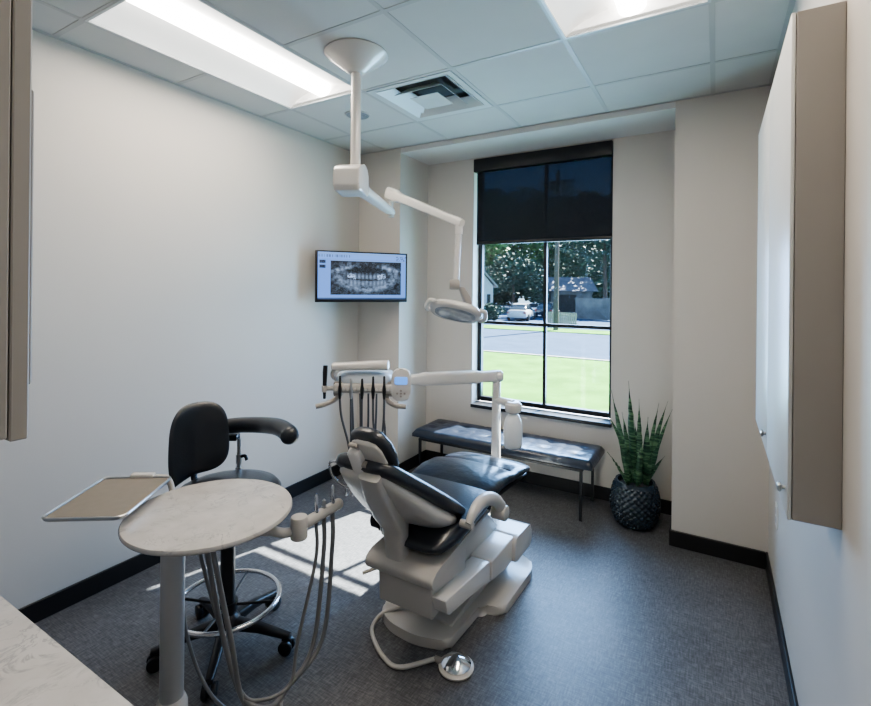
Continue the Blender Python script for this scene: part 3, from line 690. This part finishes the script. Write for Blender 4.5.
# bottle holder and water bottle
bo = at(513, 433, 2.90)
link('bottle_bracket', join(cyl(P0+V((0, 0, .90)), V((bo.x, bo.y, .90)), .024), lathe((bo.x, bo.y, .875), [(.030, -.03), (.046, -.02), (.052, .0), (.050, .025), (.036, .040), (.001, .044)])), M['plasticw'], t)
tb_ = root('water_bottle', 'white water bottle hanging from the delivery post', 'bottle', (bo.x, bo.y, .635))
M['bottle'] = mat('milky_bottle', (.80, .84, .86), .2, coat=.3)
link('bottle_body', lathe((bo.x, bo.y, .635), [(.030, 0), (.050, .004), (.056, .02), (.057, .11), (.054, .15), (.040, .19), (.030, .205), (.028, .215)]), M['bottle'], tb_, smooth=60)
link('bottle_neck', lathe((bo.x, bo.y, .847), [(.031, 0), (.032, .004), (.032, .014), (.028, .018)]), M['greyplas'], tb_)
# delivery head: local frame faces the camera side
HD = at(364, 383, 2.66)
hr = RT.copy(); hr.z = 0; hr.normalize(); hf = V((-hr.y, hr.x, 0)); Zv = V((0, 0, 1))
def hp(a, b, c): return HD + hr*a + hf*b + Zv*c           # right, away, up
link('head_body', loft([(hp(-.155, .05, .0), hf, Zv, .06, .035, 3), (hp(-.147, .05, .0), hf, Zv, .10, .050, 3.2), (hp(-.08, .05, .012), hf, Zv, .13, .060, 3.2), (hp(.08, .05, .015), hf, Zv, .13, .060, 3.2), (hp(.147, .05, .005), hf, Zv, .10, .050, 3.2), (hp(.155, .05, .0), hf, Zv, .06, .035, 3)]), mat('pale_blue_white_plastic', (.60, .66, .72), .25, var=.01), t, smooth=60)
link('holder_bar', loft([(hp(-.150, -.085, -.012), hf, Zv, .012, .018, 3), (hp(-.142, -.085, -.012), hf, Zv, .022, .026, 3), (hp(.158, -.085, -.012), hf, Zv, .022, .026, 3), (hp(.165, -.085, -.012), hf, Zv, .012, .018, 3)]), M['plastic'], t)
for a_ in (-.13, .16): link('support_block', obox(hp(a_, -.01, -.02), hr, hf, Zv, .05, .14, .08, .01), M['greyplas'], t)
for i in range(5):
    a = -.108+i*.0585
    hpz = link('holder_fork', join(tube([hp(a-.017, -.10, -.012), hp(a-.019, -.128, -.010)], .008, n=10), tube([hp(a+.017, -.10, -.012), hp(a+.019, -.128, -.010)], .008, n=10)), M['plasticw'], t)
    top_ = .050+(.012 if i == 3 else 0)+(.008 if i in (0, 4) else -.006)
    link('handpiece', lathe(hp(a, -.128, -.035), [(.004, -.03), (.007, -.02), (.009, 0), (.0095, .03), (.007, .05), (.006, .035+top_), (.003, .04+top_)], 14), M['darkgrey'] if i != 1 else M['steel'], t)
    e = [(.05, -.36), (.0, -.33), (-.005, -.34), (.005, -.34), (0, -.30)][i]
    link('instrument_hose', tube([hp(a, -.128, -.06), hp(a+e[0]*.2, -.126, -.16), hp(a+e[0], -.10, e[1]), hp(a*.6-.03, .0, -.62), hp(a*.5-.02, .08, -.56), hp(a*.7+.01, .05, -.30), hp(a*.8+.012, .04, -.05)], .006, n=10), M['tubed'], t)
link('control_panel', prism(rpoly([(-.050, -.088), (.050, -.088), (.054, 0), (.048, .088), (-.048, .088), (-.054, 0)], .042, 6), lambda p, q: hp(.212+p[0], -.09+q, .008+p[1]), 0, .030, .008, 3), M['plasticw'], t)
link('display', prism(rpoly([(-.034, .004), (.034, .004), (.034, .044), (-.034, .044)], .008, 3), lambda p, q: hp(.212+p[0], -.0935+q, .008+p[1]), 0, .004), M['screenb'], t)
kb = bmesh.new()
for a, c in ((0, -.03), (-.02, -.045), (.02, -.045), (0, -.06), (0, -.045)): merge(kb, cyl(hp(.212+a, -.092, .008+c), hp(.212+a, -.089, .008+c), .006, n=12))
link('button', kb, M['greyplas'], t)
link('panel_mount', cyl(hp(.15, .0, .0), hp(.212, -.06, .0), .025), M['plastic'], t)
link('handle', tube([hp(-.12, -.06, -.05), hp(-.145, -.09, -.075), hp(-.19, -.12, -.092), hp(-.235, -.13, -.102)], .0135), M['greyplas'], t)
link('handle', tube([hp(.13, -.06, -.05), hp(.145, -.09, -.080), hp(.19, -.12, -.095), hp(.245, -.13, -.098)], .0135), M['greyplas'], t)
link('tray_bar', loft([(hp(-.168, -.06, .098), hf, Zv, .012, .012, 3), (hp(-.160, -.06, .10), hf, Zv, .035, .020, 3), (hp(.11, -.06, .110), hf, Zv, .035, .026, 3), (hp(.14, -.06, .110), hf, Zv, .034, .026, 3), (hp(.145, -.06, .110), hf, Zv, .02, .016, 3)]), M['plasticw'], t, smooth=50)
link('tray_post', tube([hp(-.11, -.02, .02), hp(-.155, -.03, .03), hp(-.165, -.05, .06), hp(-.145, -.06, .095)], .012), M['plasticw'], t)
link('suction_handle', join(loft([(hp(-.205, -.06, -.075), hr, hf, .007, .007, 2), (hp(-.205, -.06, -.02), hr, hf, .010, .010, 2), (hp(-.203, -.06, .07), hr, hf, .013, .010, 3), (hp(-.201, -.06, .105), hr, hf, .012, .009, 3)]), ), M['darkgrey'], t)
link('suction_holder', join(cyl(hp(-.14, -.05, -.02), hp(-.215, -.06, -.02), .013), cyl(hp(-.205, -.06, -.038), hp(-.205, -.06, -.004), .016)), M['plastic'], t)
link('head_mount', join(cyl(AE-V((0, 0, .0)), hp(.08, .06, .0), .028)), M['plasticw'], t)

# ------------------------------------------------------------------ side unit with stone tabletop, tray and holder (left foreground)
tc = V((-1.450, 1.0045, .85)); pp = V((-1.466, .884, 0))
t = root('side_table', 'round white stone side table on a grey post, left foreground', 'table', pp)
link('tabletop', lathe(tc-V((0, 0, .019)), [(.251, 0), (.257, .003), (.260, .007), (.260, .013), (.257, .018), (.251, .019)], 96), M['quartz'], t, smooth=40)
link('support_plate', join(box(tc.x-.1, tc.x+.1, .83, 1.1, .812, .830, .004), cyl((pp.x, pp.y, .79), (pp.x, pp.y, .82), .045)), M['greyplas'], t)
link('post', join(cyl((pp.x, pp.y, .28), (pp.x, pp.y, .765), .0345, n=36), cyl((pp.x, pp.y, .76), (pp.x, pp.y, .80), .029)), M['greymetal'], t)
link('collar', lathe((pp.x, pp.y, .245), [(.044, 0), (.047, .01), (.046, .035), (.040, .052), (.036, .06)]), M['plasticw'], t)
link('lower_post', cyl((pp.x, pp.y, .03), (pp.x, pp.y, .27), .042, n=32), M['greymetal'], t)
link('foot', lathe((pp.x, pp.y, 0), [(.20, .001), (.205, .01), (.20, .02), (.07, .035), (.05, .04)], 48), M['greymetal'], t)
zt = .880
link('tray_arm', tube([(pp.x-.02, pp.y+.05, .79), (-1.62, .99, .79), (-1.76, 1.06, .80), (-1.80, 1.06, .86), (-1.83, 1.00, .876)], .011), M['plastic'], t)
# instrument holder arm on the right
B0 = at(299, 527, 1.70); B1 = at(338, 504, 1.85); A0 = at(240, 532, 1.66)
link('holder_arm', tube([A0, at(270, 531, 1.66), at(284, 533, 1.68), B0+V((0, 0, -.01))], .0165), M['plastic'], t)
link('holder_hub', cyl(B0-V((0, 0, .042)), B0+V((0, 0, .040)), .030, bev=.008), M['plastic'], t)
db = (B1-B0).normalized()
link('holder_bar', tube([B0+db*.015, B0*.5+B1*.5, B1], .020, n=18, smooth=False), M['plastic'], t)
link('bar_cap', sphere(B1, .021), M['plastic'], t)
for i, (s, hgt) in enumerate(((.42, .085), (.62, .05), (.85, .085))):
    p = B0+(B1-B0)*s
    link('instrument_tip', join(lathe(p, [(.006, -.005), (.007, .02), (.0075, .045), (.0065, hgt-.006), (.003, hgt)], 14), cyl(p+V((0, 0, .01)), p+V((0, 0, .024)), .010)), M['chrome'] if i != 1 else M['steel'], t)
    q = p-V((0, 0, .015)); U = lambda u, v, d: at(u, v, d)
    end = [(209, 690, 1.62), (216, 700, 1.60), (225, 706, 1.58)][i]
    bot_ = [at(262, 700, 1.62), at(268, 708, 1.60), at(278, 716, 1.58)][i]
    mid = [at(298, 640, 1.72), at(313, 645, 1.76), at(322, 640, 1.80)][i]
    left = [at(218, 620, 1.62), at(224, 640, 1.58), at(231, 640, 1.53)][i]
    lt = [at(201, 556, 1.57), at(208, 556, 1.55), at(214, 556, 1.50)][i]
    link('instrument_hose', tube([q, q-V((0, 0, .14)), mid, at(290-3*i, 684+4*i, 1.68), bot_, at(240+2*i, 690+6*i, 1.60), left, lt, lt+V((0, 0, .05))], [.0065, .0085, .0085][i], n=12, k=12), M['tube'], t)
link('drain_hose', tube([at(180, 550, 1.58)+V((0, 0, .03)), at(180, 575, 1.58), at(186, 630, 1.60), at(200, 675, 1.60), at(222, 706, 1.60), at(260, 722, 1.62)], .006, n=10), M['tube'], t)
# tray: a loose steel tray resting on the bracket
tr = root('instrument_tray', 'rectangular steel instrument tray lined in tan left of the round table', 'tray', (-1.757, .85, zt))
ux_ = V((math.cos(math.radians(34.5)), math.sin(math.radians(34.5)), 0)); uy_ = V((-ux_.y, ux_.x, 0)); TL = .350; TW = .245
ta = V((-1.762, .850, 0))-ux_*TW/2-uy_*(TL-.03)/2
def trp(p, q): return ta + ux_*p[0] + uy_*p[1] + V((0, 0, zt+q))
ro = rpoly([(0, 0), (TW, 0), (TW, TL-.03), (0, TL-.03)], .028, 5)
# actual photo outline is a slight parallelogram seen in perspective; true rectangle here
link('pan', prism(ro, trp, -.009, -.002, .002, 1), M['steel'], tr)
rim = rpoly([(0, 0), (TW, 0), (TW, TL-.03), (0, TL-.03)], .028, 5)
link('rim', tube([trp(p, 0) for p in rim], .0042, n=8, smooth=False, closed=True), M['steel'], tr)
link('liner', prism(rpoly([(.008, .008), (TW-.008, .008), (TW-.008, TL-.038), (.008, TL-.038)], .022, 5), trp, -.002, -.0008), M['tray'], tr)
link('tray_clip', obox(trp((TW*.55, TL-.022), .003), ux_, uy_, Zv, .085, .028, .018, .006, 3), M['plasticw'], t)

# ------------------------------------------------------------------ assistant stool
sc_ = V((-1.860, 1.372, 0))
t = root('assistant_stool', 'black rolling assistant stool with curved arm and chrome foot ring', 'stool', sc_)
cr_ = V((math.cos(YAW), math.sin(YAW), 0)); cf_ = V((-math.sin(YAW), math.cos(YAW), 0))
def sp_(a, b, c): return sc_ + cr_*a + cf_*b + V((0, 0, c))
link('seat', lathe(sc_+V((0, 0, .648)), [(.17, -.015), (.205, -.005), (.222, .018), (.224, .040), (.208, .058), (.16, .070), (.08, .074), (.001, .075)], 56), M['vinyl'], t, smooth=70)
link('seat_plate', box(sc_.x-.11, sc_.x+.11, sc_.y-.11, sc_.y+.11, .580, .622, .01), M['darkgrey'], t)
link('gas_column', join(cyl(sc_+V((0, 0, .09)), sc_+V((0, 0, .44)), .034, .030), cyl(sc_+V((0, 0, .44)), sc_+V((0, 0, .60)), .019)), M['darkgrey'], t)
link('hub', lathe(sc_+V((0, 0, .07)), [(.035, 0), (.055, .01), (.055, .05), (.04, .075), (.032, .08)]), M['darkgrey'], t)
NF = 64; FR = .218
link('foot_ring', tube([sc_+V((FR*math.cos(2*PI*i/NF), FR*math.sin(2*PI*i/NF), .205)) for i in range(NF)], .0105, n=12, smooth=False, closed=True), M['chrome'], t)
sb = bmesh.new()
for k in range(4):
    a = k*PI/2+.5; merge(sb, cyl(sc_+V((.03*math.cos(a), .03*math.sin(a), .185)), sc_+V(((FR)*math.cos(a), (FR)*math.sin(a), .205)), .006, n=10))
merge(sb, cyl(sc_+V((0, 0, .165)), sc_+V((0, 0, .20)), .044))
link('ring_spokes', sb, M['darkgrey'], t)
for k, ang in enumerate([-49, 23, 95, 167, 239]):
    a = math.radians(ang); dr = V((math.cos(a), math.sin(a), 0)); sd = V((-dr.y, dr.x, 0)); R_ = .278
    link('base_leg', loft([(sc_+dr*.03+V((0, 0, .105)), sd, Zv, .028, .026, 3), (sc_+dr*.15+V((0, 0, .098)), sd, Zv, .022, .020, 3), (sc_+dr*(R_-.02)+V((0, 0, .078)), sd, Zv, .018, .014, 3), (sc_+dr*(R_+.015)+V((0, 0, .074)), sd, Zv, .014, .011, 3)], 16), M['darkgrey'], t)
    c0 = sc_+dr*R_; cs = link('caster', join(cyl(c0+V((0, 0, .045)), c0+V((0, 0, .078)), .006, n=10), obox(c0+V((0, 0, .040))+sd*.0, dr, sd, Zv, .046, .012, .044, .005)), M['darkgrey'], t)
    for sg in (-1, 1):
        link('wheel', cyl(c0+V((0, 0, .0305))+sd*(.007*sg), c0+V((0, 0, .0305))+sd*(.027*sg), .030, n=24, bev=.004), M['darkgrey'], cs)
# backrest: curved pad
fd = (cr_*.72 - cf_*.69).normalized(); sdv = V((-fd.y, fd.x, 0))   # faces right and towards the viewer
bc = at(195.5, 437, 2.22)
bm = bmesh.new(); NU, NVv = 28, 24; fr_, bk_ = [], []
def bpt(u, v, th):
    # u,v in [-1,1] squircle mapped; shape narrower and drooping at the lower left, rounded top
    hw = .132; hh_ = .165
    # square to rounded shape
    k_ = max(abs(u), abs(v))/max(1e-6, (abs(u)**3+abs(v)**3)**(1/3)); x = u*k_; z = v*k_
    e = max(abs(u), abs(v)); th_ = th*(math.sqrt(max(0, 1-e**5))*.55+.6*(1-e*e))
    zz = z*hh_; xx = x*hw*(1.0+.06*(-z))
    zz -= .05*max(0, -u)**1.5*max(0, .3-v)    # lower left corner drops
    curve = .055*(xx/hw)**2 + .02*(z**2)
    return bc + sdv*xx + V((0, 0, zz)) + fd*(curve + th_)
for j in range(NVv+1):
    fr_.append([bm.verts.new(bpt(i/NU*2-1, j/NVv*2-1, .030)) for i in range(NU+1)])
    bk_.append([bm.verts.new(bpt(i/NU*2-1, j/NVv*2-1, -.026)) if 0 < i < NU and 0 < j < NVv else fr_[-1][i] for i in range(NU+1)])
for j in range(NVv):
    for i in range(NU):
        for g, o_ in ((fr_, 0), (bk_, 1)):
            q = [g[j][i], g[j][i+1], g[j+1][i+1], g[j+1][i]]
            if o_: q = q[::-1]
            try: bm.faces.new(q)
            except ValueError: pass
link('backrest', bm, M['vinyl'], t, smooth=80)
link('backrest_bar', tube([sp_(-.10, .06, .60), sp_(-.17, .09, .61), bc-fd*.028+V((0, 0, -.16)), bc-fd*.024+V((0, 0, -.05))], .016, flat=.6), M['darkgrey'], t)
an = [at(220, 427, 2.36), at(240, 425, 2.37), at(262, 425, 2.34), at(278, 427, 2.26), at(288, 433, 2.18), at(290.5, 438.5, 2.13)]
link('arm_pad', tube(an, lambda s: .036+.006*s if s < .9 else .0415-.018*((s-.9)/.1)**2, n=20, k=10, flat=1.0), M['vinyl'], t, smooth=70)
link('arm_bracket', obox(at(230, 437, 2.37), cr_, cf_, Zv, .085, .05, .028, .006), M['darkgrey'], t)
pa = at(239, 440, 2.375)
link('arm_post', join(cyl((pa.x, pa.y, .66), (pa.x, pa.y, pa.z+.01), .010), cyl((pa.x, pa.y, .72), (pa.x, pa.y, pa.z-.07), .0145), cyl((pa.x, pa.y, .655), (pa.x, pa.y, .70), .016)), M['steel'], t)
link('arm_lever', tube([(pa.x, pa.y, .75), V((pa.x, pa.y, .755))+cr_*.03, V((pa.x, pa.y, .735))+cr_*.04], .008), M['darkgrey'], t)

# ------------------------------------------------------------------ outdoors
ZG = -.90
def ground_at(u, d): p = at(u, 300, d); return V((p.x, p.y, ZG))
struct('ground', box(-70, 45, YW+.35, 17.6, ZG-.1, ZG), M['grass'])
# road and verges follow the street direction
def strip(name, y0, y1, z0, z1, ma): return struct(name, box(-90, 60, y0, y1, z0, z1), ma)
strip('kerb', 17.6, 17.8, ZG-.1, ZG+.03, M['curb'])
strip('road', 17.8, 28.5, ZG-.12, ZG-.04, M['asphalt'])
strip('far_verge', 28.5, 31.0, ZG-.12, ZG+.0, M['grass'])
strip('driveway_ground', 31.0, 90, ZG-.12, ZG-.02, M['asphalt'])

def leafcloud(c, rx, ry, rz, n, size, seed):
    rnd = random.Random(seed); bm = bmesh.new(); blobs = []
    for _ in range(9): blobs.append((V((rnd.uniform(-.6, .6)*rx, rnd.uniform(-.6, .6)*ry, rnd.uniform(-.6, .6)*rz)), rnd.uniform(.35, .6)))
    for _ in range(n):
        b, s = rnd.choice(blobs); d = V((rnd.gauss(0, 1), rnd.gauss(0, 1), rnd.gauss(0, 1))).normalized()*rnd.uniform(.7, 1.05)
        p = V(c)+b+V((d.x*rx, d.y*ry, d.z*rz))*s
        a = V((rnd.gauss(0, 1), rnd.gauss(0, 1), rnd.gauss(0, 1))).normalized(); x, y, z = frame(a); q = size*rnd.uniform(.6, 1.3)
        vs = [bm.verts.new(p+x*q), bm.verts.new(p+y*q*.6), bm.verts.new(p-x*q), bm.verts.new(p-y*q*.6)]
        bm.faces.new(vs)
    return bm
def tree(u, d, ztop, rx, label, fol, zlow, seed, n=2600, size=.22, trunk=.22, bend=0):
    b = ground_at(u, d); t = root('tree', label, 'tree', b, group='trees across the street')
    link('crown', leafcloud((b.x, b.y, (ztop+zlow)/2), rx, rx, (ztop-zlow)/2, n, size, seed), M[fol], t, smooth=180)
    link('trunk', tube([b, b+V((.1, 0, (zlow-ZG)*.6)), b+V((bend, 0, (ztop+zlow)/2-ZG))], trunk, r_end=trunk*.4), M['bark'], t)
tree(490, 58, 15, 5.5, 'pale leafy tree rising behind the white house at left of window', 'fol3', 3.0, 1, 3600, .30)
tree(513, 52, 6.2, 3.6, 'dark low spreading tree behind the white car', 'fol2', -.2, 2, 3800, .20)
tree(512, 70, 16, 8, 'tall mid green tree behind the dark spreading tree', 'fol1', 2.0, 3, 4200, .34)
tree(548, 62, 15, 6, 'tall green tree behind the utility pole', 'fol3', 4.0, 4, 3800, .30)
tree(575, 64, 15, 6.5, 'tall full tree over the grey roofed house', 'fol1', 3.0, 5, 4600, .28)
tree(604, 48, 13, 4.5, 'dense dark tree at right side of the window view', 'fol2', 2.2, 6, 4600, .24, trunk=.3)
tree(625, 60, 15, 7.5, 'tall tree behind the grey fence at far right', 'fol1', 2.0, 7, 4200, .32)
tree(460, 66, 15, 7.5, 'tall tree seen at the left edge of the window', 'fol1', 2.0, 8, 4200, .32)
tree(500, 80, 9, 7, 'low broad tree filling the gap behind the white house', 'fol2', -.9, 9, 6000, .5)
tree(540, 82, 9, 7, 'low broad tree far behind the parked cars', 'fol1', -.9, 10, 6000, .5)
tree(582, 84, 9, 8, 'low broad tree far behind the grey roofed house', 'fol2', -.9, 12, 6000, .5)
tree(622, 82, 9, 8, 'low broad tree far behind the board fence', 'fol1', -.9, 13, 6000, .5)
t = ground_at(490, 37.5)
sh = tag(link('shrub', leafcloud((t.x, t.y, ZG+.75), 1.0, .9, .75, 1500, .12, 11), M['fol2'], smooth=180), 'round dark shrub between white house and white car', 'shrub')
# utility pole
b = ground_at(556, 30)
t = root('utility_pole', 'brown wooden utility pole standing by the street', 'pole', b)
link('shaft', tube([b, b+V((.03, 0, 5)), b+V((.06, 0, 10))], .16, r_end=.11, n=16), M['pole'], t)
link('crossarm', box(b.x-1.1, b.x+1.1, b.y-.06, b.y+.06, ZG+9.2, ZG+9.35), M['pole'], t)
# picket fence
b0, b1 = ground_at(548, 33), ground_at(577, 31.5)
t = root('picket_fence', 'short cream picket fence beside the utility pole', 'fence', (b0+b1)/2)
dv = (b1-b0); L = dv.length; dx = dv/L; ny = V((-dx.y, dx.x, 0))
for k in range(14):
    p = b0+dx*(L*(k+.5)/14); link('picket', obox(p+V((0, 0, .5)), dx, ny, Zv, L/14*.66, .03, 1.0, .0), M['picket'], t)
link('rail', join(obox((b0+b1)/2+V((0, 0, .3))+ny*.03, dx, ny, Zv, L, .04, .08), obox((b0+b1)/2+V((0, 0, .8))+ny*.03, dx, ny, Zv, L, .04, .08)), M['picket'], t)
# board fence
b0, b1 = ground_at(576, 42), ground_at(640, 38)
t = root('board_fence', 'weathered grey board fence at right below the trees', 'fence', (b0+b1)/2)
dv = (b1-b0); L = dv.length; dx = dv/L; ny = V((-dx.y, dx.x, 0)); fb = bmesh.new(); nb = 60
for k in range(nb): merge(fb, obox(b0+dx*(L*(k+.5)/nb)+V((0, 0, .9+.03*(k % 3))), dx, ny, Zv, L/nb*.93, .03, 1.8, 0))
link('boards', fb, M['fence'], t)
for k in range(5): link('post', obox(b0+dx*(L*k/4)+ny*.08+V((0, 0, .95)), dx, ny, Zv, .12, .12, 1.9), M['fence'], t)
# houses
def house(u0, u1, d, zw, zr_, label, mw, mr, gable, dark=None):
    a, b = ground_at(u0, d), ground_at(u1, d); dx = (b-a).normalized(); dy = V((-dx.y, dx.x, 0)); L = (b-a).length; De = 7
    t = root('house', label, 'house', (a+b)/2)
    def P(x, y, z): return a+dx*x+dy*y+V((0, 0, z-ZG))
    if gable:
        bm = prism([(0, ZG), (L, ZG), (L, zw), (L/2, zr_), (0, zw)], lambda p, q: P(p[0], q, p[1]), 0, De); link('wall', bm, mw, t)
        o_ = .35
        for s in (0, 1):
            e0 = (-o_, zw-.15) if s == 0 else (L+o_, zw-.15)
            bm = prism([e0, (L/2, zr_+.05), (L/2, zr_+.22), (e0[0], e0[1]+.17)], lambda p, q: P(p[0], q, p[1]), -.4, De+.4); link('roof', bm, mr, t)
    else:
        link('wall', prism([(0, ZG), (L, ZG), (L, zw), (0, zw)], lambda p, q: P(p[0], q, p[1]), 0, De), mw, t)
        link('roof', prism([(-.6, zw-.05), (De+.6, zw-.05), (De*.6, zr_), (De*.3, zr_)], lambda p, q: P(q, p[0], p[1]), -.5, L+.5), mr, t)
    if dark:
        for x0_, x1_, z0_, z1_ in dark:
            f = link('window_opening', prism([(x0_*L, z0_), (x1_*L, z0_), (x1_*L, z1_), (x0_*L, z1_)], lambda p, q: P(p[0], q, p[1]), -.04, .02), M['dark'], t)
            link('window_frame', prism([(x0_*L-.08, z0_-.1), (x1_*L+.08, z0_-.1), (x1_*L+.08, z0_), (x0_*L-.08, z0_)], lambda p, q: P(p[0], q, p[1]), -.08, .02), mw, f)
    return t
house(460, 493, 40, 1.9, 3.6, 'white gabled house at the left edge of the window view', M['siding'], M['curb'], True, [(.55, .68, .1, 1.2), (.82, .92, .1, 1.2)])
house(551, 592, 53, 1.55, 3.1, 'low house with grey roof and dark carport behind the picket fence', M['fence'], M['roof'], False, [(.20, .62, -.8, 1.1)])
# cars
def car(u, d, ang, paint, label, s=1.0):
    b = ground_at(u, d)-V((0, 0, .02)); t = root('car', label, 'car', b)
    R3 = Matrix.Rotation(ang, 3, 'Z')
    def f(x, y, z): return b + R3 @ V((x*s, y*s, z*s))
    secs = []
    for y, hw, z0, z1 in ((-2.2, .70, .40, .80), (-2.12, .82, .28, .92), (-1.4, .88, .22, .98), (0, .90, .20, .95), (1.3, .88, .22, .90), (2.05, .80, .28, .74), (2.2, .66, .38, .62)):
        secs.append((f(0, y, (z0+z1)/2), R3 @ V((1, 0, 0)), V((0, 0, 1)), hw*s, (z1-z0)/2*s, 5))
    link('body', loft(secs), paint, t, smooth=50)
    secs = []
    for y, hw, z1 in ((-1.75, .70, .95), (-1.25, .66, 1.36), (-.2, .66, 1.45), (.4, .66, 1.38), (1.1, .70, .95)):
        secs.append((f(0, y, (.85+z1)/2), R3 @ V((1, 0, 0)), V((0, 0, 1)), hw*s, (z1-.85)/2*s, 5))
    g = link('cabin', loft(secs), M['carglass'], t, smooth=50)
    link('roof_panel', loft([(f(0, -1.25, 1.38), R3 @ V((1, 0, 0)), V((0, 0, 1)), .62*s, .03*s, 4), (f(0, -.2, 1.46), R3 @ V((1, 0, 0)), V((0, 0, 1)), .62*s, .03*s, 4), (f(0, .4, 1.40), R3 @ V((1, 0, 0)), V((0, 0, 1)), .62*s, .03*s, 4)]), paint, t)
    for x in (-.82, .82):
        for y in (-1.35, 1.35):
            link('wheel', cyl(f(x-.1, y, .32), f(x+.1, y, .32), .32*s, n=24, bev=.03), M['darkgrey'], t)
        link('tail_light', obox(f(x*.82, -2.17, .72), R3 @ V((1, 0, 0)), R3 @ V((0, 1, 0)), Zv, .22*s, .06*s, .14*s), M['red'], t)
car(522, 40, math.radians(8), M['carw'], 'white car parked across the street', .95)
car(548, 45, math.radians(6), M['card'], 'dark car parked to the right of the white car', .95)

# ------------------------------------------------------------------ light
wd = bpy.data.worlds.new('sky'); bpy.context.scene.world = wd; wd.use_nodes = True
nt = wd.node_tree; bg = nt.nodes['Background']
tcw = nt.nodes.new('ShaderNodeTexCoord'); sx_n = nt.nodes.new('ShaderNodeSeparateXYZ'); nt.links.new(tcw.outputs['Generated'], sx_n.inputs[0])
nt.links.new(ramp(nt, sx_n.outputs[2], [(0, (.55, .74, .90)), (.35, (.40, .64, 1.0)), (1, (.18, .40, .90))]), bg.inputs[0]); bg.inputs[1].default_value = 1.7
sd_ = V((-.285, -.945, -1.0)).normalized()
sl = bpy.data.lights.new('sun', 'SUN'); sl.energy = 46; sl.angle = math.radians(.5); sl.color = (1, .97, .92)
so = bpy.data.objects.new('sun', sl); C.objects.link(so); so.rotation_euler = (-sd_).to_track_quat('Z', 'Y').to_euler(); so.location = (3, 10, 10)
# daylight entering at the window (portal-like soft area light just inside the glass)
al_ = bpy.data.lights.new('window_daylight', 'AREA'); al_.shape = 'RECTANGLE'; al_.size = 1.05; al_.size_y = 1.35; al_.energy = 78; al_.color = (.36, .60, 1)
ao = bpy.data.objects.new('window_daylight', al_); C.objects.link(ao); ao.location = (-1.26, GY+.30, 1.30); ao.rotation_euler = (math.radians(-90), 0, 0)
# fill lamp added behind the camera to lift the room, no fixture there
hl = bpy.data.lights.new('rear_fill_light', 'AREA'); hl.size = .7; hl.energy = 7; hl.color = (1, .93, .85)
ho = bpy.data.objects.new('rear_fill_light', hl); C.objects.link(ho); ho.location = (-.1, -.8, H-.05)
vs_ = bpy.context.scene.view_settings; vs_.view_transform = 'AgX'; vs_.look = 'AgX - Medium High Contrast'; vs_.exposure = .48
bpy.context.scene.cycles.max_bounces = 8
